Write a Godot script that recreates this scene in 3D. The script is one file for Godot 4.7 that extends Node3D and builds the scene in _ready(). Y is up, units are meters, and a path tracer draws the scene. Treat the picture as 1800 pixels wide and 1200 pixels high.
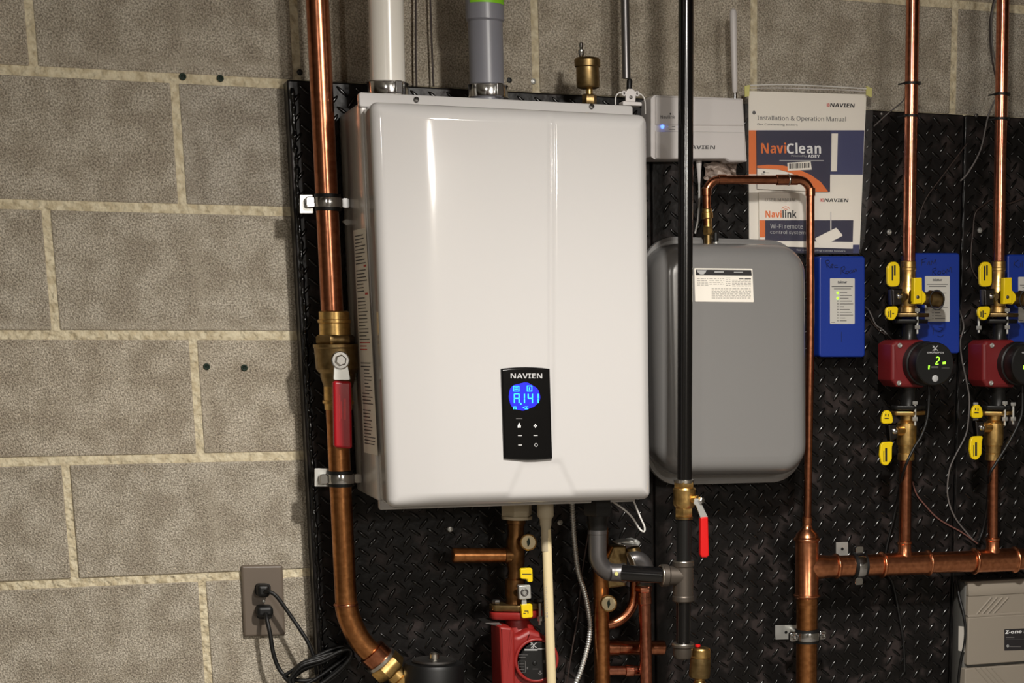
extends Node3D

# ---------------------------------------------------------------- camera measures (frame 1800 x 1200)
const FOCAL := 3119.77
const MIDDLE := Vector2(1341.09, 1299.0)
const EYE := Vector3(-0.01267, 1.44171, 3.18548)
var look := Basis(Vector3(0.93068072, 0.00412814, 0.36580918), Vector3(0.07923017, 0.97392935, -0.21256575), Vector3(-0.3571498, 0.22681396, 0.9060902))
const XL := -2.2
const XR := 3.6
const ZF := 7.0
const TOP := 2.44
const BOARD := 0.044

var M := {}
var used := {}
var rng := RandomNumberGenerator.new()

# ---------------------------------------------------------------- a mesh under construction
class G:
	var v := PackedVector3Array()
	var n := PackedVector3Array()
	var x := PackedInt32Array()

	func vert(p: Vector3, q: Vector3) -> int:
		v.append(p)
		n.append(q)
		return v.size() - 1

	func tri(a: int, b: int, c: int) -> void:
		var g := (v[b] - v[a]).cross(v[c] - v[a])
		if g.dot(n[a] + n[b] + n[c]) > 0.0:
			x.append_array([a, c, b])
		else:
			x.append_array([a, b, c])

	func quad(a: int, b: int, c: int, d: int) -> void:
		tri(a, b, c)
		tri(a, c, d)

	func flat(p: Array, q: Vector3) -> void:
		var k := v.size()
		for e in p:
			vert(e, q)
		for i in range(1, p.size() - 1):
			tri(k, k + i, k + i + 1)

	func disc(ring: PackedVector3Array, q: Vector3) -> void:
		var c := Vector3.ZERO
		for e in ring:
			c += e
		var k := vert(c / ring.size(), q)
		for e in ring:
			vert(e, q)
		for i in ring.size():
			tri(k, k + 1 + i, k + 1 + (i + 1) % ring.size())

	# a round bar along points; r is one radius or one for each point
	func tube(pts: PackedVector3Array, r, sides := 16, caps := true) -> G:
		var m := pts.size()
		var t0 := (pts[1] - pts[0]).normalized()
		var u := t0.cross(Vector3.UP if absf(t0.y) < 0.9 else Vector3.RIGHT).normalized()
		var k := v.size()
		for i in m:
			var t := (pts[mini(i + 1, m - 1)] - pts[maxi(i - 1, 0)]).normalized()
			u = (u - t * u.dot(t)).normalized()
			var w := t.cross(u)
			var rr: float = r[i] if r is Array or r is PackedFloat32Array else r
			var slope := 0.0
			if r is Array or r is PackedFloat32Array:
				slope = (r[mini(i + 1, m - 1)] - r[maxi(i - 1, 0)]) / maxf(pts[mini(i + 1, m - 1)].distance_to(pts[maxi(i - 1, 0)]), 0.00001)
			for j in sides:
				var a := TAU * j / sides
				var q := u * cos(a) + w * sin(a)
				vert(pts[i] + q * rr, (q - t * slope).normalized())
		for i in m - 1:
			for j in sides:
				var j2 := (j + 1) % sides
				quad(k + i * sides + j, k + i * sides + j2, k + (i + 1) * sides + j2, k + (i + 1) * sides + j)
		if caps:
			disc(v.slice(k, k + sides), (pts[0] - pts[1]).normalized())
			disc(v.slice(k + (m - 1) * sides, k + m * sides), (pts[m - 1] - pts[m - 2]).normalized())
		return self

	# profile of (radius, way along the axis) turned round the axis
	func lathe(o: Vector3, axis: Vector3, prof: PackedVector2Array, sides := 28) -> G:
		axis = axis.normalized()
		var u := axis.cross(Vector3.UP if absf(axis.y) < 0.9 else Vector3.RIGHT).normalized()
		var w := axis.cross(u)
		var seg := []
		for i in prof.size() - 1:
			var d := prof[i + 1] - prof[i]
			seg.append(Vector2(d.y, -d.x).normalized())
		for i in prof.size() - 1:
			if prof[i].is_equal_approx(prof[i + 1]):
				continue
			var na: Vector2 = seg[i]
			var nb: Vector2 = seg[i]
			if i > 0 and na.dot(seg[i - 1]) > 0.85:
				na = (na + seg[i - 1]).normalized()
			if i < seg.size() - 1 and nb.dot(seg[i + 1]) > 0.85:
				nb = (nb + seg[i + 1]).normalized()
			var k := v.size()
			for j in sides:
				var a := TAU * j / sides
				var q := u * cos(a) + w * sin(a)
				vert(o + q * prof[i].x + axis * prof[i].y, q * na.x + axis * na.y)
				vert(o + q * prof[i + 1].x + axis * prof[i + 1].y, q * nb.x + axis * nb.y)
			for j in sides:
				var j2 := (j + 1) % sides
				quad(k + j * 2, k + j * 2 + 1, k + j2 * 2 + 1, k + j2 * 2)
		for e in [0, prof.size() - 1]:
			if prof[e].x > 0.00005:
				var ring := PackedVector3Array()
				for j in sides:
					var a := TAU * j / sides
					ring.append(o + (u * cos(a) + w * sin(a)) * prof[e].x + axis * prof[e].y)
				disc(ring, axis * (-1.0 if e == 0 else 1.0))
		return self

	# an outline (in the frame's x, y) carried along a profile of (inset, way along the frame's z)
	func loft(outline: PackedVector2Array, f: Transform3D, prof: PackedVector2Array, crease := 0.75) -> G:
		var c := outline.size()
		var area := 0.0
		for i in c:
			area += outline[i].cross(outline[(i + 1) % c])
		if area < 0.0:
			outline = outline.duplicate()
			outline.reverse()
		var edge := []
		for i in c:
			var d := outline[(i + 1) % c] - outline[i]
			edge.append(Vector2(d.y, -d.x).normalized())
		var miter := []
		for i in c:
			var m: Vector2 = (edge[i - 1] + edge[i]).normalized()
			miter.append(m / maxf(m.dot(edge[i]), 0.3))
		var seg := []
		for i in prof.size() - 1:
			var d := prof[i + 1] - prof[i]
			seg.append(Vector2(d.y, d.x).normalized())
		var b := f.basis
		for i in prof.size() - 1:
			var pa: Vector2 = seg[i]
			var pb: Vector2 = seg[i]
			if i > 0 and pa.dot(seg[i - 1]) > 0.7:
				pa = (pa + seg[i - 1]).normalized()
			if i < seg.size() - 1 and pb.dot(seg[i + 1]) > 0.7:
				pb = (pb + seg[i + 1]).normalized()
			for j in c:
				var j2 := (j + 1) % c
				var ea: Vector2 = edge[j]
				var eb: Vector2 = edge[j]
				if edge[j].dot(edge[j - 1]) > crease:
					ea = (edge[j] + edge[j - 1]).normalized()
				if edge[j].dot(edge[j2]) > crease:
					eb = (edge[j] + edge[j2]).normalized()
				var q := []
				for s in [[j, ea, i, pa], [j2, eb, i, pa], [j2, eb, i + 1, pb], [j, ea, i + 1, pb]]:
					var p2: Vector2 = outline[s[0]] - miter[s[0]] * prof[s[2]].x
					var p3 := f * Vector3(p2.x, p2.y, prof[s[2]].y)
					q.append(vert(p3, (b * Vector3(s[1].x * s[3].x, s[1].y * s[3].x, s[3].y)).normalized()))
				quad(q[0], q[1], q[2], q[3])
		for e in [0, prof.size() - 1]:
			var face := PackedVector2Array()
			for j in c:
				face.append(outline[j] - miter[j] * prof[e].x)
			var t := Geometry2D.triangulate_polygon(face)
			if t.is_empty():
				t = Geometry2D.triangulate_polygon(outline)
			var q := b.z.normalized() * (-1.0 if e == 0 else 1.0)
			var k := v.size()
			for p in face:
				vert(f * Vector3(p.x, p.y, prof[e].y), q)
			for j in range(0, t.size(), 3):
				tri(k + t[j], k + t[j + 1], k + t[j + 2])
		return self

	# a plate of the outline, from z = 0 to z = depth, its front edge bevelled
	func slab(outline: PackedVector2Array, f: Transform3D, depth: float, bevel := 0.0, back := false) -> G:
		var p := PackedVector2Array()
		if back and bevel > 0.0:
			p.append(Vector2(bevel, 0))
			p.append(Vector2(0, bevel))
		else:
			p.append(Vector2(0, 0))
		if bevel > 0.0:
			for a in [0.0, 30.0, 60.0, 90.0]:
				p.append(Vector2(bevel * (1.0 - cos(deg_to_rad(a))), depth - bevel + bevel * sin(deg_to_rad(a))))
		else:
			p.append(Vector2(0, depth))
		return loft(outline, f, p)

	func ball(o: Vector3, r: float, sides := 14, squash := Vector3.ONE) -> G:
		var k := v.size()
		var rows := sides / 2
		for i in rows + 1:
			for j in sides:
				var a := PI * i / rows
				var c := TAU * j / sides
				var q := Vector3(sin(a) * cos(c), cos(a), sin(a) * sin(c))
				vert(o + q * r * squash, (q / squash).normalized())
		for i in rows:
			for j in sides:
				var j2 := (j + 1) % sides
				quad(k + i * sides + j, k + i * sides + j2, k + (i + 1) * sides + j2, k + (i + 1) * sides + j)
		return self

	func torus(o: Vector3, axis: Vector3, big: float, small: float, sides := 28) -> G:
		var p := PackedVector2Array()
		for i in 13:
			var a := TAU * i / 12
			p.append(Vector2(big - small * cos(a), small * sin(a)))
		var k := x.size()
		lathe(o, axis, p, sides)
		return self

	func mesh(shift: Vector3) -> ArrayMesh:
		var w := v.duplicate()
		for i in w.size():
			w[i] -= shift
		var a := []
		a.resize(Mesh.ARRAY_MAX)
		a[Mesh.ARRAY_VERTEX] = w
		a[Mesh.ARRAY_NORMAL] = n
		a[Mesh.ARRAY_INDEX] = x
		var m := ArrayMesh.new()
		m.add_surface_from_arrays(Mesh.PRIMITIVE_TRIANGLES, a)
		return m

# ---------------------------------------------------------------- outlines
static func rounded(p: PackedVector2Array, r: float, steps := 5) -> PackedVector2Array:
	var out := PackedVector2Array()
	var c := p.size()
	for i in c:
		var a := (p[i - 1] - p[i])
		var b := (p[(i + 1) % c] - p[i])
		var half := a.angle_to(b) / 2.0
		var back := minf(r / maxf(absf(tan(half)), 0.01), minf(a.length(), b.length()) * 0.49)
		var s := p[i] + a.normalized() * back
		var e := p[i] + b.normalized() * back
		for k in steps + 1:
			var t := float(k) / steps
			out.append(s.lerp(p[i], t).lerp(p[i].lerp(e, t), t).lerp(s.lerp(e, t), 0.17 * sin(PI * t)))
	return out

static func box2(w: float, h: float, r := 0.0, steps := 5) -> PackedVector2Array:
	var p := PackedVector2Array([Vector2(-w / 2, -h / 2), Vector2(w / 2, -h / 2), Vector2(w / 2, h / 2), Vector2(-w / 2, h / 2)])
	return rounded(p, r, steps) if r > 0.0 else p

static func ngon(r: float, c: int, turn := 0.0) -> PackedVector2Array:
	var p := PackedVector2Array()
	for i in c:
		p.append(Vector2.from_angle(TAU * i / c + turn) * r)
	return p

# a frame whose z runs along the axis
static func along(o: Vector3, axis: Vector3) -> Transform3D:
	var z := axis.normalized()
	var u := z.cross(Vector3.UP if absf(z.y) < 0.9 else Vector3.RIGHT).normalized()
	return Transform3D(Basis(u, z.cross(u), z), o)

# ---------------------------------------------------------------- where a pixel of the photograph lies at a distance z from the wall
func P(px: float, py: float, z := 0.0) -> Vector3:
	var d := look * Vector3((px - MIDDLE.x) / FOCAL, -(py - MIDDLE.y) / FOCAL, -1.0)
	return EYE + d * ((z - EYE.z) / d.z)

# the same on a plane across x
func PX(px: float, py: float, x: float) -> Vector3:
	var d := look * Vector3((px - MIDDLE.x) / FOCAL, -(py - MIDDLE.y) / FOCAL, -1.0)
	return EYE + d * ((x - EYE.x) / d.x)

# metres that so many pixels upright measure there
func R(px: float, py: float, z: float, size: float) -> float:
	return P(px, py - size / 2.0, z).distance_to(P(px, py + size / 2.0, z))

func line(list: Array, z := 0.0) -> PackedVector3Array:
	var out := PackedVector3Array()
	for e in list:
		out.append(P(e[0], e[1], e[2] if e.size() > 2 else z))
	return out

# a smooth curve through points
func smooth(pts: PackedVector3Array, steps := 6) -> PackedVector3Array:
	var out := PackedVector3Array()
	for i in pts.size() - 1:
		var a := pts[maxi(i - 1, 0)]
		var d := pts[mini(i + 2, pts.size() - 1)]
		for k in steps:
			out.append(pts[i].cubic_interpolate(pts[i + 1], a, d, float(k) / steps))
	out.append(pts[pts.size() - 1])
	return out

# a path with its corners rounded
func bend(pts: PackedVector3Array, r: float, steps := 8) -> PackedVector3Array:
	var out := PackedVector3Array([pts[0]])
	for i in range(1, pts.size() - 1):
		var a := pts[i] + (pts[i - 1] - pts[i]).limit_length(r)
		var b := pts[i] + (pts[i + 1] - pts[i]).limit_length(r)
		for k in steps + 1:
			var t := float(k) / steps
			var q := a.lerp(pts[i], t).lerp(pts[i].lerp(b, t), t)
			var s := a.lerp(b, t)
			out.append(q.lerp(s, 0.17 * sin(PI * t)))
	out.append(pts[pts.size() - 1])
	return out

# a line carried on to a height
func reach(a: Vector3, b: Vector3, y: float) -> Vector3:
	return a + (b - a) * ((y - a.y) / (b.y - a.y))

# turned shape from a list of [px, py, width in pixels] along a straight axis at distance z
func turned(list: Array, z: float, sides := 28) -> G:
	var a := P(list[0][0], list[0][1], z)
	var b := P(list[-1][0], list[-1][1], z)
	var axis := (b - a).normalized()
	var prof := PackedVector2Array()
	for e in list:
		prof.append(Vector2(R(e[0], e[1], z, e[2] / 2.0), (P(e[0], e[1], z) - a).dot(axis)))
	return G.new().lathe(a, axis, prof, sides)

# a hexagon from pixel a to pixel b, so many pixels wide
func hexagon(a: Array, b: Array, width: float, z: float) -> G:
	var p := P(a[0], a[1], z)
	var q := P(b[0], b[1], z)
	var r := R(a[0], a[1], z, width / 2.0)
	var d := p.distance_to(q)
	var c := minf(d * 0.2, r * 0.12)
	return G.new().loft(ngon(r, 6, 0.4), along(p, q - p), PackedVector2Array([Vector2(c, 0), Vector2(0, c), Vector2(0, d - c), Vector2(c, d)]), 0.9)

# a plate whose front outline is given in pixels at z1, reaching back to z0
func plate(list: Array, z0: float, z1: float, round_px := 0.0, bevel := 0.0) -> G:
	var p := PackedVector2Array()
	for e in list:
		var q := P(e[0], e[1], z1)
		p.append(Vector2(q.x, q.y))
	if round_px > 0.0:
		p = rounded(p, R(list[0][0], list[0][1], z1, round_px))
	return G.new().slab(p, Transform3D(Basis(), Vector3(0, 0, z0)), z1 - z0, bevel)

func rect(x0: float, y0: float, x1: float, y1: float) -> Array:
	return [[x0, y0], [x1, y0], [x1, y1], [x0, y1]]

# ---------------------------------------------------------------- things and parts
func numbered(called: String) -> String:
	if not used.has(called):
		used[called] = 0
		return called
	used[called] += 1
	return "%s_%03d" % [called, used[called]]

func tag(o: Node3D, label: String, category: String, group := "") -> void:
	o.set_meta("label", label)
	o.set_meta("category", category)
	if group:
		o.set_meta("group", group)

func thing(called: String, label: String, category: String, at: Vector3, group := "") -> Node3D:
	var o := Node3D.new()
	o.name = numbered(called)
	o.position = at
	add_child(o)
	tag(o, label, category, group)
	return o

func base_of(o: Node) -> Vector3:
	return Vector3.ZERO if o == self else (o as Node3D).position + base_of(o.get_parent())

func part(parent: Node, called: String, g: G, m: Material, label := "") -> MeshInstance3D:
	var o := MeshInstance3D.new()
	o.name = called
	o.mesh = g.mesh(base_of(parent))
	o.material_override = null
	o.mesh.surface_set_material(0, m)
	parent.add_child(o, true)
	if label:
		o.set_meta("label", label)
	return o

func struct(called: String, g: G, m: Material) -> MeshInstance3D:
	var o := part(self, called, g, m)
	o.set_meta("kind", "structure")
	return o

func stuff(o: Node3D) -> void:
	o.set_meta("kind", "stuff")

# lettering from pixel to pixel at the middle of its height, so many pixels high
func words(parent: Node, text: String, x0: float, y0: float, x1: float, y1: float, high: float, z: float, m: Material, bold := false, slant := 0.0, called := "lettering") -> MeshInstance3D:
	return letters(parent, text, P(x0, y0, z), P(x1, y1, z), R(x0, y0, z, high), Vector3.BACK, m, bold, slant, called)

func letters(parent: Node, text: String, a: Vector3, b: Vector3, high: float, out: Vector3, m: Material, bold := false, slant := 0.0, called := "lettering") -> MeshInstance3D:
	var t := TextMesh.new()
	var f := SystemFont.new()
	f.font_names = PackedStringArray(["Droid Sans"])
	f.font_weight = 700 if bold else 400
	t.font = f
	t.text = text
	t.font_size = 48
	t.pixel_size = 0.01
	t.depth = 0.02
	t.material = m
	var box := t.get_aabb()
	var o := MeshInstance3D.new()
	o.name = called
	o.mesh = t
	var u := (b - a)
	var v := out.cross(u).normalized()
	var bs := Basis(u / box.size.x, v * high / box.size.y + u.normalized() * slant * high / box.size.y, out * 0.0005 / 0.02)
	var mid := box.position + box.size / 2.0
	o.transform = Transform3D(bs, (a + b) / 2.0 - bs * mid - base_of(parent))
	parent.add_child(o, true)
	return o

# thin strokes of print: a list of [x0, y0, x1, y1] pixel rectangles at z
func print_on(parent: Node, called: String, list: Array, z: float, m: Material) -> MeshInstance3D:
	var g := G.new()
	for e in list:
		var a := P(e[0], e[1], z)
		var b := P(e[2], e[1], z)
		var c := P(e[2], e[3], z)
		var d := P(e[0], e[3], z)
		g.flat([a, b, c, d], Vector3.BACK)
	return part(parent, called, g, m)

func noise(freq: float, seed_: int, octaves := 4, type := FastNoiseLite.TYPE_SIMPLEX_SMOOTH) -> FastNoiseLite:
	var f := FastNoiseLite.new()
	f.noise_type = type
	f.frequency = freq
	f.seed = seed_
	f.fractal_octaves = octaves
	return f

func ramp(list: Array) -> Gradient:
	var r := Gradient.new()
	var o := PackedFloat32Array()
	var c := PackedColorArray()
	for e in list:
		o.append(e[0])
		c.append(e[1])
	r.offsets = o
	r.colors = c
	return r

func tex(n: FastNoiseLite, size: int, r: Gradient = null, bump := 0.0) -> NoiseTexture2D:
	var t := NoiseTexture2D.new()
	t.noise = n
	t.width = size
	t.height = size
	t.seamless = true
	if r:
		t.color_ramp = r
	if bump > 0.0:
		t.as_normal_map = true
		t.bump_strength = bump
	return t

func mat(called: String, c: Color, rough := 0.5, metal := 0.0) -> StandardMaterial3D:
	var m := StandardMaterial3D.new()
	m.resource_name = called
	m.albedo_color = c
	m.roughness = rough
	m.metallic = metal
	M[called] = m
	return m

func triplanar(m: StandardMaterial3D, scale: float) -> void:
	m.uv1_triplanar = true
	m.uv1_world_triplanar = true
	m.uv1_scale = Vector3.ONE * scale

func glow(called: String, c: Color, energy: float) -> StandardMaterial3D:
	var m := mat(called, c, 0.5)
	m.emission_enabled = true
	m.emission = c
	m.emission_energy_multiplier = energy
	return m

# ================================================================ the scene
func _ready() -> void:
	rng.seed = 11
	# camera
	var cam := Camera3D.new()
	cam.name = "camera"
	cam.transform = Transform3D(look.orthonormalized(), EYE)
	cam.set_frustum(0.05 * 1200.0 / FOCAL, Vector2((900.0 - MIDDLE.x) / FOCAL, (MIDDLE.y - 600.0) / FOCAL) * 0.05, 0.05, 60.0)
	add_child(cam)
	cam.current = true
	# air and exposure
	var env := Environment.new()
	env.background_mode = Environment.BG_COLOR
	env.background_color = Color.BLACK
	env.tonemap_mode = Environment.TONE_MAPPER_LINEAR
	env.tonemap_exposure = 1.0
	env.sdfgi_enabled = true
	env.ssao_enabled = true
	env.ssil_enabled = true
	var we := WorldEnvironment.new()
	we.name = "surroundings"
	we.environment = env
	add_child(we)
	materials()
	# lamps: two bare bulbs under the joists, one near the boiler and one far back in the basement
	bulb(Vector3(0.8, 2.12, 1.5), 0.34, 4.2, "bare ceiling bulb nearest the boiler wall")
	bulb(Vector3(1.22, 2.16, 5.4), 1.6, 2.0, "bare ceiling bulb farther back on the right, behind the camera")
	bulb(Vector3(1.5, 2.16, 6.7), 1.2, 1.5, "bare ceiling bulb at the far end on the right, behind the camera")
	bulb(Vector3(-1.1, 2.16, 4.4), 0.9, 1.2, "bare ceiling bulb farther back on the left, behind the camera")
	room()
	boards()
	boiler()
	boiler_top()
	left_pipe()
	metal_clip()
	outlet()
	under_boiler()
	gas_line()
	copper_cluster()
	tank()
	papers()
	router()
	right_copper()
	zone(0.0, 0.0, "left", "first zone riser from the left")
	zone(158.0, 0.0, "right", "second zone riser, at the right edge")
	controllers()
	wires()
	control_box()

func bulb(at: Vector3, energy: float, down: float, label: String) -> void:
	var o := thing("ceiling_bulb", label, "lamp", at)
	part(o, "glass_globe", G.new().ball(at, 0.045, 20), M.bulb)
	part(o, "lamp_holder", G.new().lathe(at + Vector3(0, 0.04, 0), Vector3.UP, PackedVector2Array([Vector2(0.022, 0), Vector2(0.024, 0.05), Vector2(0.055, 0.055), Vector2(0.055, TOP - at.y - 0.042)])), M.cream)
	var l := OmniLight3D.new()
	l.name = "bulb_light"
	l.light_energy = energy
	var s := SpotLight3D.new()
	s.name = "reflected_light"
	s.light_energy = down
	s.spot_angle = 88.0
	s.spot_angle_attenuation = 1.0
	s.spot_range = 12.0
	s.spot_attenuation = 2.0
	s.rotation.x = -PI / 2
	l.omni_range = 12.0
	l.omni_attenuation = 2.0
	for q in [l, s]:
		q.light_color = Color(1.0, 0.98, 0.95)
		q.light_size = 0.042
		q.shadow_enabled = true
		o.add_child(q)

func materials() -> void:
	mat("bulb", Color(1.0, 0.95, 0.88), 0.4)
	M.bulb.emission_enabled = true
	M.bulb.emission = Color(1.0, 0.98, 0.95)
	M.bulb.emission_energy_multiplier = 30.0
	# concrete blocks: fine speckle over broad clouds, three tones
	var speck := tex(noise(0.10, 3, 4), 1024, ramp([[0.22, Color(0.67, 0.66, 0.645)], [0.42, Color(0.82, 0.815, 0.80)], [0.58, Color(0.90, 0.895, 0.88)], [0.78, Color(1, 1, 1)]]))
	var pits := tex(noise(0.12, 5, 3), 1024, null, 5.0)
	var cloud := tex(noise(0.012, 9, 4), 512, ramp([[0.25, Color(0.88, 0.87, 0.855)], [0.75, Color(1, 1, 1)]]))
	var tones := [Color(0.86, 0.825, 0.765), Color(0.875, 0.835, 0.77), Color(0.845, 0.815, 0.765)]
	for i in 3:
		var b := mat("block_%d" % i, tones[i], 0.95)
		b.albedo_texture = speck
		b.normal_enabled = true
		b.normal_texture = pits
		b.normal_scale = 1.0
		b.detail_enabled = true
		b.detail_albedo = cloud
		b.detail_blend_mode = BaseMaterial3D.BLEND_MODE_MUL
		b.detail_uv_layer = BaseMaterial3D.DETAIL_UV_1
		b.metallic_specular = 0.2
		triplanar(b, 2.4)
	var mortar := mat("mortar", Color(0.90, 0.855, 0.74), 0.95)
	mortar.albedo_texture = tex(noise(0.05, 14, 4), 512, ramp([[0.2, Color(0.88, 0.86, 0.83)], [0.7, Color(1, 1, 1)]]))
	mortar.normal_enabled = true
	mortar.normal_texture = tex(noise(0.06, 15, 4), 512, null, 6.0)
	mortar.metallic_specular = 0.2
	triplanar(mortar, 2.0)
	mat("concrete", Color(0.55, 0.53, 0.50), 0.9)
	mat("plain_wall", Color(0.47, 0.45, 0.41), 0.9)
	mat("joist", Color(0.42, 0.32, 0.22), 0.8)
	mat("subfloor", Color(0.40, 0.32, 0.23), 0.9)
	# black tread board, dusty in broad clouds
	var board := mat("board", Color(1.0, 0.97, 0.97), 0.36)
	board.metallic_specular = 0.32
	board.albedo_texture = tex(noise(0.012, 21, 5), 512, ramp([[0.3, Color(0.075, 0.072, 0.07)], [0.55, Color(0.10, 0.095, 0.092)], [0.8, Color(0.21, 0.19, 0.185)]]))
	board.normal_enabled = true
	board.normal_texture = tex(noise(0.02, 22, 4), 512, null, 3.0)
	board.normal_scale = 0.35
	triplanar(board, 2.2)
	mat("tread", Color(0.05, 0.048, 0.047), 0.18)
	M.tread.metallic_specular = 0.48
	# metals
	var brush := tex(noise(0.03, 31, 4), 512, ramp([[0.25, Color(0.86, 0.83, 0.81)], [0.7, Color(1, 1, 1)]]))
	for e in [["copper", Color(0.79, 0.52, 0.39), 0.24], ["copper_bright", Color(0.93, 0.63, 0.46), 0.27], ["copper_dull", Color(0.78, 0.54, 0.34), 0.32], ["copper_red", Color(0.88, 0.59, 0.48), 0.2], ["brass", Color(0.93, 0.78, 0.50), 0.33], ["brass_old", Color(0.62, 0.53, 0.365), 0.40], ["bronze", Color(0.52, 0.38, 0.24), 0.40]]:
		var c := mat(e[0], e[1], e[2], 1.0)
		c.albedo_texture = brush
		triplanar(c, 5.0)
	mat("solder", Color(0.80, 0.78, 0.74), 0.3, 1.0)
	mat("chrome", Color(0.82, 0.82, 0.82), 0.16, 1.0)
	mat("zinc", Color(0.80, 0.80, 0.78), 0.34, 0.65)
	mat("steel_dark", Color(0.34, 0.33, 0.33), 0.24, 1.0)
	mat("steel_dull", Color(0.42, 0.41, 0.40), 0.45, 1.0)
	mat("iron_black", Color(0.04, 0.038, 0.042), 0.16)
	M.iron_black.clearcoat_enabled = true
	M.iron_black.clearcoat = 0.6
	M.iron_black.clearcoat_roughness = 0.15
	mat("iron_matt", Color(0.13, 0.128, 0.125), 0.34, 0.4)
	mat("iron_cast", Color(0.40, 0.37, 0.34), 0.45, 0.8)
	mat("iron_grey", Color(0.46, 0.45, 0.45), 0.36, 0.85)
	# plastics and paints
	mat("white_gloss", Color(0.775, 0.765, 0.758), 0.07)
	mat("white_side", Color(0.89, 0.87, 0.85), 0.2)
	mat("white_plastic", Color(0.84, 0.82, 0.81), 0.4)
	mat("white_pipe", Color(0.94, 0.92, 0.88), 0.25)
	mat("grey_pipe", Color(0.50, 0.50, 0.53), 0.35)
	mat("lime", Color(0.52, 0.80, 0.12), 0.5)
	mat("cream", Color(0.90, 0.83, 0.66), 0.4)
	mat("cream_dark", Color(0.70, 0.65, 0.55), 0.5)
	mat("black_gloss", Color(0.03, 0.03, 0.035), 0.12)
	mat("black_plastic", Color(0.05, 0.05, 0.05), 0.45)
	mat("rubber", Color(0.035, 0.035, 0.035), 0.5)
	mat("brown_plastic", Color(0.43, 0.385, 0.34), 0.4)
	mat("red_pump", Color(0.43, 0.10, 0.11), 0.42)
	mat("red_iron", Color(0.56, 0.13, 0.115), 0.45)
	mat("red_handle", Color(0.66, 0.07, 0.12), 0.25)
	mat("red_grip", Color(0.82, 0.09, 0.09), 0.35)
	mat("yellow", Color(0.93, 0.80, 0.06), 0.35)
	mat("blue", Color(0.07, 0.20, 0.57), 0.4)
	mat("tank_grey", Color(0.56, 0.555, 0.55), 0.24, 0.25)
	mat("box_grey", Color(0.56, 0.525, 0.475), 0.6)
	mat("box_side", Color(0.36, 0.355, 0.34), 0.6)
	mat("paper", Color(0.97, 0.945, 0.90), 0.7)
	mat("label_grey", Color(0.80, 0.79, 0.76), 0.6)
	mat("paper_print", Color(0.30, 0.29, 0.29), 0.7)
	mat("print_pale", Color(0.62, 0.60, 0.57), 0.7)
	mat("ink_dark", Color(0.12, 0.11, 0.12), 0.6)
	mat("ink_grey", Color(0.36, 0.35, 0.35), 0.6)
	mat("ink_silver", Color(0.72, 0.72, 0.72), 0.4)
	mat("ink_white", Color(0.95, 0.95, 0.95), 0.5)
	mat("ink_red", Color(0.80, 0.16, 0.14), 0.6)
	mat("ink_marker", Color(0.03, 0.05, 0.16), 0.5)
	mat("ink_orange", Color(0.93, 0.46, 0.16), 0.6)
	mat("navy", Color(0.115, 0.105, 0.24), 0.5)
	mat("slate_blue", Color(0.18, 0.20, 0.39), 0.5)
	mat("tape_yellow", Color(0.82, 0.80, 0.50), 0.5)
	var film := mat("film", Color(1, 1, 1, 0.015), 0.1)
	film.metallic_specular = 0.25
	film.transparency = BaseMaterial3D.TRANSPARENCY_ALPHA
	mat("foil", Color(0.72, 0.66, 0.62), 0.3)
	mat("wire_brown", Color(0.20, 0.15, 0.13), 0.5)
	mat("wire_grey", Color(0.40, 0.38, 0.37), 0.5)
	mat("wire_pink", Color(0.45, 0.30, 0.27), 0.5)
	mat("wire_white", Color(0.88, 0.87, 0.85), 0.4)
	mat("anchor_green", Color(0.06, 0.16, 0.10), 0.6)
	glow("digit_blue", Color(0.15, 0.75, 1.0), 1.6)
	glow("screen_blue", Color(0.0, 0.02, 0.9), 0.55)
	glow("led_blue", Color(0.35, 0.5, 1.0), 3.0)
	glow("led_green", Color(0.62, 1.0, 0.22), 1.4)

# ---------------------------------------------------------------- the room
func box(lo: Vector3, hi: Vector3) -> G:
	return G.new().slab(PackedVector2Array([Vector2(lo.x, lo.y), Vector2(hi.x, lo.y), Vector2(hi.x, hi.y), Vector2(lo.x, hi.y)]), Transform3D(Basis(), Vector3(0, 0, lo.z)), hi.z - lo.z)

func shell(called: String, lo: Vector3, hi: Vector3, m: Material, label: String) -> MeshInstance3D:
	var o := struct(called, box(lo, hi), m)
	tag(o, label, called.split("_")[0])
	return o

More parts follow.
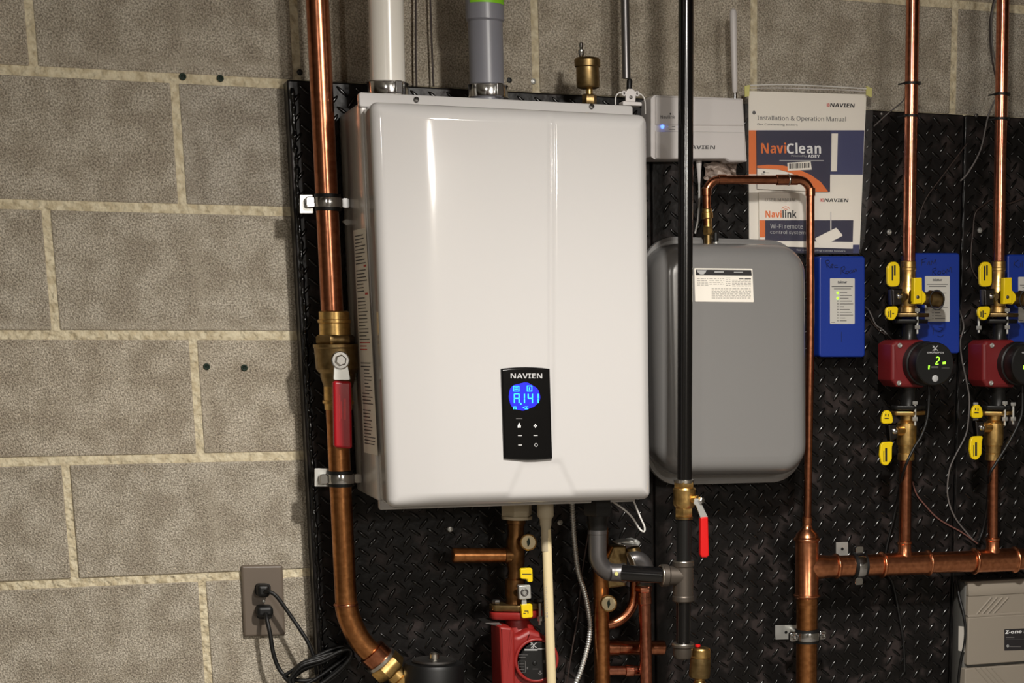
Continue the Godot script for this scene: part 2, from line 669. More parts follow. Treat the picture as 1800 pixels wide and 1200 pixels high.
func room() -> void:
	var wall := shell("wall_back", Vector3(XL - 0.2, 0, -0.25), Vector3(XR + 0.2, TOP, -0.0025), M.mortar, "grey concrete block wall with pale mortar joints behind the boiler")
	# the joints of the courses seen, as measured
	var first := {0: P(55, 65).x, 1: P(313, 240).x, 2: P(89, 470).x, 3: P(346, 700).x, 4: P(123, 910).x, 5: P(361, 1110).x}
	var full := G.new().slab(rounded(box2(0.3934, 0.1882), 0.002, 2), Transform3D(Basis(), Vector3(0, 0, -0.05)), 0.05, 0.0022).mesh(Vector3.ZERO)
	for r in range(-3, 9):
		var y1 := 1.8288 - (r - 1) * 0.2032
		var y0 := y1 - 0.2032
		var j: float = first.get(r, first[0] + (0.2032 if posmod(r, 2) == 1 else 0.0))
		j -= 0.4064 * ceilf((j - XL) / 0.4064)
		while j < XR:
			var a := maxf(j, XL) + 0.0065
			var b := minf(j + 0.4064, XR) - 0.0065
			var o := MeshInstance3D.new()
			o.name = "concrete_block"
			if b - a > 0.02:
				if b - a > 0.39 - 0.01 and a > XL + 0.01 and b < XR - 0.01:
					o.mesh = full
					o.position = Vector3((a + b) / 2.0, (y0 + y1) / 2.0, rng.randf_range(-0.001, 0.001))
				else:
					o.mesh = G.new().slab(rounded(box2(b - a, 0.1882), 0.002, 2), Transform3D(Basis(), Vector3((a + b) / 2.0, (y0 + y1) / 2.0, -0.05)), 0.05, 0.0022).mesh(Vector3.ZERO)
				o.material_override = M["block_%d" % rng.randi_range(0, 2)]
				wall.add_child(o, true)
			else:
				o.free()
			j += 0.4064
	shell("wall_left", Vector3(XL - 0.2, 0, 0), Vector3(XL, TOP, ZF), M.plain_wall, "plain grey basement wall on the left, outside the picture")
	shell("wall_right", Vector3(XR, 0, 0), Vector3(XR + 0.2, TOP, ZF), M.plain_wall, "plain grey basement wall on the right, outside the picture")
	shell("wall_front", Vector3(XL - 0.2, 0, ZF), Vector3(XR + 0.2, TOP, ZF + 0.2), M.plain_wall, "plain grey basement wall behind the camera")
	shell("floor", Vector3(XL - 0.2, -0.2, -0.25), Vector3(XR + 0.2, 0, ZF + 0.2), M.concrete, "bare concrete basement floor below the picture")
	var ceiling := shell("ceiling", Vector3(XL - 0.2, TOP, -0.25), Vector3(XR + 0.2, TOP + 0.2, ZF + 0.2), M.subfloor, "wooden basement ceiling above the picture")
	var z := 0.35
	while z < ZF:
		part(ceiling, "joist", box(Vector3(XL, TOP - 0.16, z), Vector3(XR, TOP + 0.001, z + 0.04)), M.joist)
		z += 0.4
	var duct := thing("ceiling_duct", "sheet metal air duct under the joists at left, above the picture", "duct", Vector3(-0.9, 2.05, 0.7))
	part(duct, "trunk", box_bevel(Vector3(XL + 0.02, 2.05, 0.5), Vector3(0.36, 2.279, 0.85), 0.004), M.zinc)
	# plugs and screws left in the block wall
	for e in [[321, 135, "green plastic plug in the upper mortar joint, left of its pair"], [387, 138, "green plastic plug in the upper mortar joint, right of its pair"], [363, 644, "green plastic plug in the block face above the valve handle level, left of its pair"], [429, 646, "green plastic plug in the block face beside the board edge, right of its pair"]]:
		var o := thing("wall_anchor", e[2], "wall plug", P(e[0], e[1], 0.0), "green wall plugs left of the board")
		var c := P(e[0], e[1], -0.0035)
		part(o, "collar", G.new().torus(c + Vector3(0, 0, 0.0042), Vector3.BACK, 0.004, 0.0016, 16), M.anchor_green)
		part(o, "hole", G.new().lathe(c, Vector3.BACK, PackedVector2Array([Vector2(0.0042, 0), Vector2(0.0042, 0.004)]), 12), M.rubber)
	for e in [[895, 141, "dark screw head in the block wall right of the grey vent pipe"], [937, 143, "bright screw head under the block joint, between grey vent pipe and brass air vent"], [527, 127, "dark screw head in the shaded block beside the thick copper pipe top"]]:
		var o := thing("wall_screw", e[2], "screw", P(e[0], e[1], 0.0))
		screw_head(o, P(e[0], e[1], -0.001), 0.005, M.rubber if e[0] != 937 else M.zinc)

func smooth_r(r: PackedFloat32Array, steps: int) -> PackedFloat32Array:
	var out := PackedFloat32Array()
	for i in r.size() - 1:
		for k in steps:
			out.append(lerpf(r[i], r[i + 1], smoothstep(0.0, 1.0, float(k) / steps)))
	out.append(r[r.size() - 1])
	return out

func screw_head(o: Node3D, c: Vector3, r: float, m: Material, out := Vector3.BACK) -> void:
	part(o, "head", G.new().lathe(c, out, PackedVector2Array([Vector2(r, 0), Vector2(r, r * 0.25), Vector2(r * 0.8, r * 0.5), Vector2(r * 0.35, r * 0.62), Vector2(r * 0.32, r * 0.4), Vector2(0, r * 0.38)]), 16), m)

# ---------------------------------------------------------------- black tread boards
func boards() -> void:
	var tread := G.new().ball(Vector3.ZERO, 1.0, 10, Vector3(0.0125, 0.0032, 0.0021)).mesh(Vector3.ZERO)
	var list := [[P(504, 143, BOARD).x, P(1143, 169, BOARD).x, "black tread-pattern board behind the white boiler and thick copper pipe"], [P(1144, 169, BOARD).x, P(1696, 196, BOARD).x, "black tread-pattern board behind the grey tank and first zone riser"], [P(1697.5, 196, BOARD).x, P(1697.5, 196, BOARD).x + 1.2192, "black tread-pattern board at the right edge behind the last zone riser"]]
	var top := P(820, 156, BOARD).y
	for k in 3:
		var a: float = list[k][0]
		var b: float = list[k][1]
		var o := thing("tread_board", list[k][2], "board", Vector3((a + b) / 2.0, 0.12, BOARD), "black tread boards on the block wall")
		var g := G.new().slab(box2(b - a, top - 0.12, 0.004, 2), Transform3D(Basis(), Vector3((a + b) / 2.0, (top + 0.12) / 2.0, 0.001)), BOARD - 0.001, 0.003)
		part(o, "sheet", g, M.board)
		var mm := MultiMesh.new()
		mm.transform_format = MultiMesh.TRANSFORM_3D
		mm.mesh = tread
		var spots := []
		var s := 0.0305
		var y := 0.55
		while y < top - 0.012:
			var x := ceilf((a + 0.012) / s) * s
			while x < b - 0.012:
				spots.append([x, y, 53.0])
				if x + s / 2 < b - 0.012 and y + s / 2 < top - 0.012:
					spots.append([x + s / 2, y + s / 2, -37.0])
				x += s
			y += s
		mm.instance_count = spots.size()
		for i in spots.size():
			mm.set_instance_transform(i, Transform3D(Basis(Vector3.BACK, deg_to_rad(spots[i][2] + rng.randf_range(-5, 5))) * Basis(Vector3.RIGHT, rng.randf_range(-0.05, 0.05)) * Basis(Vector3.UP, rng.randf_range(-0.03, 0.03)), Vector3(spots[i][0], spots[i][1], BOARD) - o.position))
		var t := MultiMeshInstance3D.new()
		t.name = "raised_tread_pattern"
		t.multimesh = mm
		t.material_override = M.tread
		stuff(t)
		o.add_child(t)
	# raised seam strips at the board edges
	for e in [[513.0, 0.009, 143, 1260, "lumpy glossy black edge strip at the left end of the boards"], [597.0, 0.006, 200, 640, "lumpy glossy black strip between the thick copper pipe and the boiler side"], [1697.0, 0.004, 196, 1260, "thin black seam strip between the two right-hand boards"]]:
		var c := P(e[0], 500 if e[0] < 1000 else 400, BOARD)
		c.x = P(e[0], e[2], BOARD).x
		var w: float = e[1]
		var yy: float = maxf(P(e[0], e[3], BOARD).y, 0.14)
		var o := thing("edge_strip", e[4], "trim strip", Vector3(c.x, yy, BOARD))
		var end := minf(top - 0.004, P(e[0], e[2], BOARD).y)
		var pts := PackedVector3Array()
		var rr := PackedFloat32Array()
		while yy < end:
			pts.append(Vector3(c.x + rng.randf_range(-0.0012, 0.0012), yy, BOARD + rng.randf_range(0, 0.0012)))
			rr.append(w * (rng.randf_range(0.42, 0.6) if rr.size() % 2 == 0 else rng.randf_range(0.2, 0.38)))
			yy += rng.randf_range(0.007, 0.013) if e[0] < 1000 else 0.02
		part(o, "bead", G.new().tube(smooth(pts, 4), smooth_r(rr, 4), 12), M.black_gloss)
	for e in [[791, 930, "galvanized screw in the board under the boiler left corner"], [984, 918, "galvanized screw in the board beside the cream drain pipe"], [1563, 408, "galvanized screw in the board left of the first zone riser"], [1722, 405, "galvanized screw in the board left of the second zone riser"], [1550, 200, "dark screw near the board top right of the document bag"], [1716, 203, "dark screw near the board top between the two zone risers"]]:
		var o := thing("board_screw", e[2], "screw", P(e[0], e[1], BOARD), "screws in the tread boards")
		screw_head(o, P(e[0], e[1], BOARD - 0.0005), 0.0052 if e[1] > 300 else 0.004, M.zinc if e[1] > 300 else M.steel_dull)

# ---------------------------------------------------------------- the boiler
const BF := 0.335
func boiler() -> void:
	var front := [P(650, 181, BF), P(1138, 197, BF), P(1148, 886, BF), P(684, 885, BF)]
	var x0: float = (front[0].x + front[3].x) / 2.0
	var x1: float = (front[1].x + front[2].x) / 2.0
	var y1: float = (front[0].y + front[1].y) / 2.0
	var y0: float = (front[2].y + front[3].y) / 2.0
	var o := thing("wall_boiler", "large white wall-hung boiler with black control panel on the front", "boiler", Vector3((x0 + x1) / 2.0, y0, BOARD))
	var zc := 0.262
	var cx0 := x0 - 0.004
	var cx1 := x1 - 0.006
	part(o, "casing", box_bevel(Vector3(cx0, y0 + 0.004, BOARD + 0.002), Vector3(cx1, y1 + 0.008, zc), 0.003), M.white_side, "greyish steel side casing")
	# flange round the front of the casing, turned out at the top and bottom
	var fl := G.new().slab(box2(cx1 - cx0 + 0.004, 0.022, 0.004, 3), Transform3D(Basis(), Vector3((cx0 + cx1) / 2.0, y1 + 0.009, zc - 0.012)), 0.016, 0.002)
	part(o, "top_flange", fl, M.white_gloss)
	var fb := G.new().slab(box2(cx1 - cx0 - 0.004, 0.016, 0.002, 3), Transform3D(Basis(), Vector3((cx0 + cx1) / 2.0, y0 - 0.001, zc - 0.012)), 0.016, 0.002)
	part(o, "bottom_flange", fb, M.white_gloss)
	# the moulded cover
	var cover := part(o, "front_cover", cover_shape(x0, x1, y0, y1, BF, zc + 0.003), M.white_gloss, "glossy white moulded front cover")
	for e in [[732, 175], [1040, 187]]:
		part(o, "cover_screw", G.new().lathe(P(e[0], e[1], zc + 0.006), Vector3(0, 0.35, 1), PackedVector2Array([Vector2(0.004, -0.002), Vector2(0.004, 0.002), Vector2(0.002, 0.003), Vector2(0.0, 0.001)]), 12), M.steel_dull)
	for e in [[762, 884], [1057, 876]]:
		part(o, "cover_screw", G.new().lathe(P(e[0], e[1], BF - 0.02), Vector3(0, -0.6, 1), PackedVector2Array([Vector2(0.003, -0.002), Vector2(0.003, 0.002), Vector2(0.001, 0.003)]), 12), M.steel_dull)
	# control panel
	var zp := BF + 0.0135
	var edge := []
	for i in 7:
		var t := i / 6.0
		edge.append([lerpf(881, 967, t), 645 + 2.0 * (2 * t - 1) ** 2 * 1.5])
	for i in 7:
		var t := 1 - i / 6.0
		edge.append([lerpf(886, 971.5, t), 809 - 3.0 * (2 * t - 1) ** 2])
	var panel := part(o, "control_panel", plate(edge, BF - 0.004, zp, 0.0, 0.003), M.black_gloss, "black control panel with blue lit display")
	zp += 0.0004
	words(panel, "NAVIEN", 897.5, 660.5, 953, 660.5, 8.6, zp, M.ink_silver, true)
	var screen := G.new().slab(rounded(pix([[897, 678], [926, 671], [946, 683], [951, 702], [940, 714], [920, 722], [899, 717], [894, 698]], zp), 0.012), Transform3D(Basis(), Vector3(0, 0, zp - 0.0004)), 0.0008)
	part(panel, "lit_screen", screen, M.screen_blue, "blue lit screen reading A.141")
	zp += 0.0008
	seven(panel, 903, 691, 10.5, 18, "A", zp)
	print_on(panel, "decimal_point", [[914.2, 708, 916.7, 711]], zp, M.digit_blue)
	seven(panel, 915, 691, 8, 18, "1", zp)
	seven(panel, 927.5, 691, 9.5, 18, "4", zp)
	seven(panel, 939, 691, 8, 18, "1", zp)
	print_on(panel, "display_icon", ring(902, 678, 913, 688, 1.3) + [[904.5, 680.5, 910.5, 681.7], [904.5, 683, 910.5, 684.2]], zp, M.digit_blue)
	print_on(panel, "display_icon", ring(926, 677.5, 935.5, 688, 1.3) + [[929.8, 680.5, 931.6, 685.5]], zp, M.digit_blue)
	print_on(panel, "display_mark", [[902.5, 714, 904, 719], [904, 714, 907.5, 715.2], [906, 716, 908, 719]], zp, M.digit_blue)
	print_on(panel, "display_mark", [[919, 715.5, 922, 716.8], [922.5, 714, 928.5, 715], [922.5, 717.8, 928.5, 719], [924.5, 714, 926, 719]], zp, M.digit_blue)
	zp -= 0.0006
	print_on(panel, "key_flame", [[911, 745, 914, 751], [910, 747.5, 915.5, 751.5], [912, 743, 913.4, 745]], zp, M.ink_white)
	print_on(panel, "key_plus", [[938, 747.4, 944, 749], [940.2, 745, 941.8, 751.5]], zp, M.ink_white)
	print_on(panel, "key_mark", [[910.5, 764.5, 917.5, 766.2]], zp, M.ink_silver)
	print_on(panel, "key_minus", [[938, 764.3, 945, 766]], zp, M.ink_silver)
	print_on(panel, "key_mark", [[911, 781, 917.5, 783]], zp, M.ink_silver)
	part(panel, "power_key", G.new().torus(P(942.3, 782, zp), Vector3.BACK, 0.0024, 0.0006, 16), M.ink_silver)
	print_on(panel, "key_print", [[907, 735.2, 918, 736.2]], zp, M.ink_grey)
	# warning sheet on the left side, dense small print with red marks
	var sx := cx0 - 0.0006
	var sheet := G.new()
	var c := [PX(621, 405, sx), PX(643, 400, sx), PX(664, 800, sx), PX(640, 795, sx)]
	sheet.flat(c, Vector3.LEFT)
	var sl := part(o, "warning_sheet", sheet, M.paper, "printed warning sheet on the left side")
	var rows := G.new()
	sx -= 0.0004
	for i in 62:
		var t := 0.03 + i * 0.0152
		if i in [34, 35, 36, 50]:
			continue
		var a: Vector3 = c[0].lerp(c[3], t)
		var b: Vector3 = c[1].lerp(c[2], t)
		var e := rng.randf_range(0.6, 0.9)
		var s := 0.32 if i > 38 and i < 46 else 0.1
		var p: Vector3 = a.lerp(b, s)
		var q: Vector3 = a.lerp(b, e)
		var d := Vector3(0, 0.0016, 0)
		if i in [9, 17]:
			p = a.lerp(b, 0.7)
			q = a.lerp(b, 0.9)
			d *= 2.0
		var to := G.new() if i in [9, 17, 31, 32, 33] else rows
		to.flat([Vector3(sx, p.y, p.z), Vector3(sx, q.y, q.z), Vector3(sx, q.y, q.z) + d, Vector3(sx, p.y, p.z) + d], Vector3.LEFT)
		if to != rows:
			part(sl, "red_print", to, M.ink_red)
	stuff(part(sl, "small_print", rows, M.paper_print))

func pix(list: Array, z: float) -> PackedVector2Array:
	var p := PackedVector2Array()
	for e in list:
		var q := P(e[0], e[1], z)
		p.append(Vector2(q.x, q.y))
	return p

func ring(x0: float, y0: float, x1: float, y1: float, t: float) -> Array:
	return [[x0, y0, x1, y0 + t], [x0, y1 - t, x1, y1], [x0, y0, x0 + t, y1], [x1 - t, y0, x1, y1]]

func box_bevel(lo: Vector3, hi: Vector3, b: float) -> G:
	return G.new().slab(box2(hi.x - lo.x, hi.y - lo.y, b * 2, 3), Transform3D(Basis(), Vector3((lo.x + hi.x) / 2.0, (lo.y + hi.y) / 2.0, lo.z)), hi.z - lo.z, b, true)

# one lit character of seven bars
func seven(parent: Node, x: float, y: float, w: float, h: float, what: String, z: float) -> void:
	var t := 2.0
	var bars := {"a": [x + 1, y, x + w - 1, y + t], "b": [x + w - t, y + 1, x + w, y + h / 2 - 0.5], "c": [x + w - t, y + h / 2 + 0.5, x + w, y + h - 1], "d": [x + 1, y + h - t, x + w - 1, y + h], "e": [x, y + h / 2 + 0.5, x + t, y + h - 1], "f": [x, y + 1, x + t, y + h / 2 - 0.5], "g": [x + 1, y + h / 2 - t / 2, x + w - 1, y + h / 2 + t / 2]}
	var on := {"A": "abcefg", "1": "bc", "4": "bcfg"}
	var list := []
	for k in on[what]:
		list.append(bars[k])
	print_on(parent, "display_digit", list, z, M.digit_blue)

func cover_z(x: float, y: float, x0: float, x1: float, y0: float, y1: float, zf: float) -> float:
	var rc := 0.013
	var r := 0.016
	var hx := (x1 - x0) / 2.0
	var hy := (y1 - y0) / 2.0
	var q := Vector2(absf(x - (x0 + x1) / 2.0) - hx + rc, absf(y - (y0 + y1) / 2.0) - hy + rc)
	var d := rc - (q.max(Vector2.ZERO).length() + minf(maxf(q.x, q.y), 0.0))
	var z := zf
	if d < r:
		z -= r - sqrt(maxf(r * r - (r - maxf(d, 0.0)) ** 2, 0.0))
	var s := (x - x0) / (x1 - x0)
	var t := (y1 - y) / (y1 - y0)
	# a slanting facet at the left, a soft crease, then flat
	var inner := smoothstep(0.0, 0.05, minf(1 - s, minf(t * 1.3, (1 - t) * 1.3)))
	var seam := lerpf(0.632, 0.60, t)
	var run := (x1 - x0)
	var h := 0.0
	if s < 0.145:
		h = 0.085 * s
	elif s < 0.22:
		var m := (s - 0.145) / 0.075
		h = 0.085 * (0.145 + 0.075 * (m - m * m * m + m * m * m * m / 2.0))
	else:
		h = 0.085 * (0.145 + 0.0375)
	z += inner * run * (h + 0.004 * (1.0 - (2 * s - 1) ** 2))
	var g := (s - seam) / 0.011
	z -= inner * 0.0028 * exp(-g * g) * (1.0 - smoothstep(0.80, 0.92, t))
	# shallow scoop below the control panel
	var wide := lerpf(0.085, 0.135, smoothstep(0.88, 0.985, t))
	var sc := smoothstep(wide + 0.006, wide - 0.026, absf(s - lerpf(0.575, 0.565, t))) * smoothstep(0.875, 0.90, t) * (1.0 - smoothstep(0.965, 0.985, t))
	z -= 0.0024 * sc
	return z

func cover_shape(x0: float, x1: float, y0: float, y1: float, zf: float, zb: float) -> G:
	var g := G.new()
	var side := [0.0, 0.0006, 0.0016, 0.003, 0.005, 0.0075, 0.0105, 0.014, 0.018, 0.024]
	var xs := []
	var ys := []
	for e in side:
		xs.append(e / (x1 - x0))
		ys.append(e / (y1 - y0))
	var i := 0.06
	while i < 0.945:
		xs.append(i)
		i += 0.005 if i > 0.40 and i < 0.74 else 0.014
	i = 0.05
	while i < 0.96:
		ys.append(i)
		i += 0.008 if i > 0.85 else 0.02
	for k in side.size():
		xs.append(1.0 - side[side.size() - 1 - k] / (x1 - x0))
		ys.append(1.0 - side[side.size() - 1 - k] / (y1 - y0))
	var rc := 0.013
	var e := 0.0007
	for v in ys:
		var y: float = y1 - v * (y1 - y0)
		var dy := minf(y1 - y, y - y0)
		var cut := rc - sqrt(maxf(rc * rc - maxf(rc - dy, 0.0) ** 2, 0.0))
		for u in xs:
			var x: float = lerpf(x0 + cut, x1 - cut, u)
			var dx := cover_z(x + e, y, x0, x1, y0, y1, zf) - cover_z(x - e, y, x0, x1, y0, y1, zf)
			var dz := cover_z(x, y + e, x0, x1, y0, y1, zf) - cover_z(x, y - e, x0, x1, y0, y1, zf)
			g.vert(Vector3(x, y, cover_z(x, y, x0, x1, y0, y1, zf)), Vector3(-dx / (2 * e), -dz / (2 * e), 1).normalized())
	var c := xs.size()
	for r in ys.size() - 1:
		for k in c - 1:
			g.quad(r * c + k, r * c + k + 1, (r + 1) * c + k + 1, (r + 1) * c + k)
	# the sides
	var p := rounded(PackedVector2Array([Vector2(x0, y0), Vector2(x1, y0), Vector2(x1, y1), Vector2(x0, y1)]), rc, 8)
	g.loft(p, Transform3D(), PackedVector2Array([Vector2(0, zb), Vector2(0, zf - 0.0155)]), 0.75)
	g.x.resize(g.x.size() - 3 * (p.size() - 2))   # open at the front, where the cover closes it
	return g

func clamp_ring(o: Node3D, called: String, c: Vector3, r: float, high: float) -> void:
	part(o, called, G.new().lathe(c - Vector3(0, high / 2, 0), Vector3.UP, PackedVector2Array([Vector2(r, 0), Vector2(r + 0.003, 0.0005), Vector2(r + 0.0025, high * 0.3), Vector2(r + 0.0025, high * 0.7), Vector2(r + 0.003, high - 0.0005), Vector2(r, high)]), 40), M.chrome)

func boiler_top() -> void:
	# vents out of the boiler top
	var z := 0.16
	var a := P(679, 30, z)
	var b := P(682, 152, z)
	var low := reach(a, b, P(700, 172, 0.2).y - 0.012)
	var r := R(680, 100, z, 32.0)
	var o := thing("white_vent_pipe", "white plastic vent pipe rising from the boiler top at left", "pipe", low)
	part(o, "pipe", G.new().tube(PackedVector3Array([low, reach(a, b, TOP)]), r, 40), M.white_pipe)
	vent_clamp(o, P(682, 157, z), r + R(680, 100, z, 5.5))
	a = P(852.5, 20, z)
	b = P(856, 150, z)
	low = reach(a, b, P(855, 172, 0.2).y - 0.014)
	r = R(855, 100, z, 32.0)
	o = thing("grey_vent_pipe", "grey plastic vent pipe with lime green label rising from the boiler top", "pipe", low)
	part(o, "pipe", G.new().tube(PackedVector3Array([low, reach(a, b, P(853, 30, z).y)]), r, 40), M.grey_pipe)
	var rim := P(852.5, 36, z)
	part(o, "coupling", G.new().lathe(rim, Vector3.UP, PackedVector2Array([Vector2(r - 0.001, -0.004), Vector2(r + 0.003, 0), Vector2(r + 0.003, 0.4), Vector2(r, 0.41)]), 40), M.grey_pipe)
	# the label wraps the front of the coupling only
	var g := G.new()
	var ly := P(856, 9.5, z).y
	for i in 25:
		var t := deg_to_rad(-75 + i * 6.0)
		var q := Vector3(sin(t + 0.25), 0, cos(t + 0.25))
		g.vert(Vector3(rim.x, ly, rim.z) + q * (r + 0.0034), q)
		g.vert(Vector3(rim.x, ly + 0.06, rim.z) + q * (r + 0.0034), q)
	for i in 24:
		g.quad(i * 2, i * 2 + 1, i * 2 + 3, i * 2 + 2)
	part(o, "lime_label", g, M.lime, "lime green label")
	vent_clamp(o, P(858, 161, z), r + R(855, 100, z, 4.5))
	# brass air vent
	z = 0.15
	o = thing("brass_air_vent", "brass automatic air vent with small cap standing on the boiler top", "air vent", P(1034, 186, z))
	part(o, "nut", hexagon([1036, 186], [1036, 166], 27, z), M.brass_old)
	part(o, "neck", turned([[1036, 168, 13], [1036, 154, 12]], z), M.brass)
	part(o, "chamber", turned([[1034, 156, 30], [1034, 154, 40], [1033.5, 151, 43], [1033, 119, 43], [1033, 117, 48], [1032, 106, 49], [1032, 102, 43], [1032, 100, 20]], z, 36), M.brass_old)
	part(o, "valve_cap", turned([[1021.5, 101, 6], [1021.5, 98, 9], [1021.5, 94, 12.5], [1021.5, 88, 12.5], [1021.5, 86, 7], [1021.5, 83, 6], [1021.5, 81, 9], [1021.5, 76, 8], [1021.5, 74, 4]], z + 0.008, 16), M.chrome)
	# metal conduit with connector
	z = 0.10
	a = P(1098.5, 0, z)
	b = P(1101, 138, z)
	o = thing("metal_conduit", "shiny grey metal conduit rising behind the boiler right corner", "conduit", b)
	part(o, "tube", G.new().tube(PackedVector3Array([b, reach(a, b, TOP)]), R(1100, 70, z, 8.0), 24), M.iron_grey)
	part(o, "connector", turned([[1106, 160, 9], [1106.5, 156, 10.5], [1106.5, 142, 10.5], [1106.5, 138.5, 8]], z + 0.02, 16), M.black_plastic, "dark cable connector")
	# white hanger with two eyes
	z = 0.235
	o = thing("white_bracket", "small white bracket with two eyes on the boiler top right corner", "bracket", P(1109, 180, z))
	part(o, "foot", plate([[1095, 177.5], [1128, 179.5], [1129, 186], [1095, 185]], z - 0.01, z + 0.012, 2.0, 0.001), M.white_plastic)
	part(o, "plate", plate([[1100, 162], [1104, 156], [1112, 156], [1118, 162], [1117, 179], [1100, 178]], z - 0.003, z, 1.5, 0.0006), M.white_plastic)
	for e in [[1097, 164], [1120, 164.5]]:
		part(o, "eye", G.new().torus(P(e[0], e[1], z - 0.001), Vector3.BACK, R(1100, 160, z, 3.4), R(1100, 160, z, 1.7), 18), M.white_plastic)
	screw_head(o, P(1109, 171, z), 0.0028, M.steel_dull)
	o = thing("white_cable", "thin white cable looping over the white bracket eyes", "cable", P(1109, 164, z))
	part(o, "left_loop", G.new().tube(smooth(line([[1096, 164, z], [1089, 163, z], [1084, 167, z], [1082, 174, z], [1082, 184, z]])), R(1100, 160, z, 1.3), 8), M.wire_white)
	part(o, "right_loop", G.new().tube(smooth(line([[1121, 164, z], [1127, 166, z], [1132, 172, z], [1134, 182, z], [1134.5, 200, z - 0.01]])), R(1100, 160, z, 1.3), 8), M.wire_white)
	for e in [[[[731, 0], [731, 80], [732, 152]], "thin dark wire just right of the white vent pipe"], [[[756.5, 0], [759, 80], [762, 152]], "thin dark wire midway between the two vent pipes"]]:
		var pts := smooth(line(e[0], 0.02))
		pts.insert(0, Vector3(pts[0].x, TOP, 0.02))
		o = thing("dark_wire", e[1], "wire", pts[pts.size() - 1])
		part(o, "strand", G.new().tube(pts, 0.0016, 8), M.wire_brown)

func vent_clamp(o: Node3D, c: Vector3, r: float) -> void:
	part(o, "collar_clamp", G.new().lathe(c - Vector3(0, 0.011, 0), Vector3.UP, PackedVector2Array([Vector2(r - 0.004, 0), Vector2(r + 0.001, 0.001), Vector2(r, 0.004), Vector2(r, 0.017), Vector2(r + 0.001, 0.020), Vector2(r - 0.002, 0.022), Vector2(r - 0.006, 0.022)]), 48), M.chrome, "shiny metal clamp")
	var q := c + Vector3(0.010, 0, r + 0.001)
	part(o, "clamp_screw", G.new().slab(box2(0.012, 0.020, 0.002, 2), Transform3D(Basis(Vector3.UP, 0.15), q - Vector3(0, 0, 0.003)), 0.008, 0.0015), M.chrome)

# a split ring clamp round a pipe: c its middle, axis of the pipe, r of the pipe; ears to both sides (along ear)
func pipe_clamp(label: String, c: Vector3, axis: Vector3, r: float, ear: Vector3, tab: Array, tab_z: float) -> Node3D:
	var o := thing("pipe_clamp", label, "clamp", c, "zinc pipe clamps on the boards")
	axis = axis.normalized()
	part(o, "rubber_liner", G.new().lathe(c - axis * 0.0135, axis, PackedVector2Array([Vector2(r, 0), Vector2(r + 0.0028, 0.0005), Vector2(r + 0.0028, 0.0265), Vector2(r, 0.027)]), 32), M.rubber, "black rubber liner")
	part(o, "band", G.new().lathe(c - axis * 0.0085, axis, PackedVector2Array([Vector2(r + 0.002, 0), Vector2(r + 0.0045, 0.001), Vector2(r + 0.0052, 0.005), Vector2(r + 0.0052, 0.012), Vector2(r + 0.0045, 0.016), Vector2(r + 0.002, 0.017)]), 32), M.chrome)
	for s in [-1.0, 1.0]:
		var q: Vector3 = c + ear.normalized() * s * (r + 0.010)
		var b := Basis(ear.normalized(), axis, ear.normalized().cross(axis))
		part(o, "ear", G.new().slab(box2(0.014, 0.017, 0.004, 3), Transform3D(b, q - b.z * 0.005), 0.010, 0.0012, true), M.chrome)
		part(o, "screw", G.new().lathe(q + b.z * 0.005, b.z, PackedVector2Array([Vector2(0.0052, 0), Vector2(0.0052, 0.002), Vector2(0.0035, 0.004), Vector2(0.001, 0.0035)]), 14), M.chrome)
	var t := part(o, "mounting_tab", plate(tab, tab_z, tab_z + 0.002, 1.5, 0.0005), M.zinc)
	var mid := (P(tab[0][0], tab[0][1], tab_z + 0.002) + P(tab[2][0], tab[2][1], tab_z + 0.002)) / 2.0
	part(t, "hole", G.new().lathe(mid, Vector3.BACK, PackedVector2Array([Vector2(0.003, -0.0005), Vector2(0.003, 0.0004)]), 12), M.rubber)
	part(o, "stud", G.new().tube(PackedVector3Array([Vector3(c.x, c.y, BOARD), c - Vector3(0, 0, r)]), 0.004, 10), M.zinc)
	return o

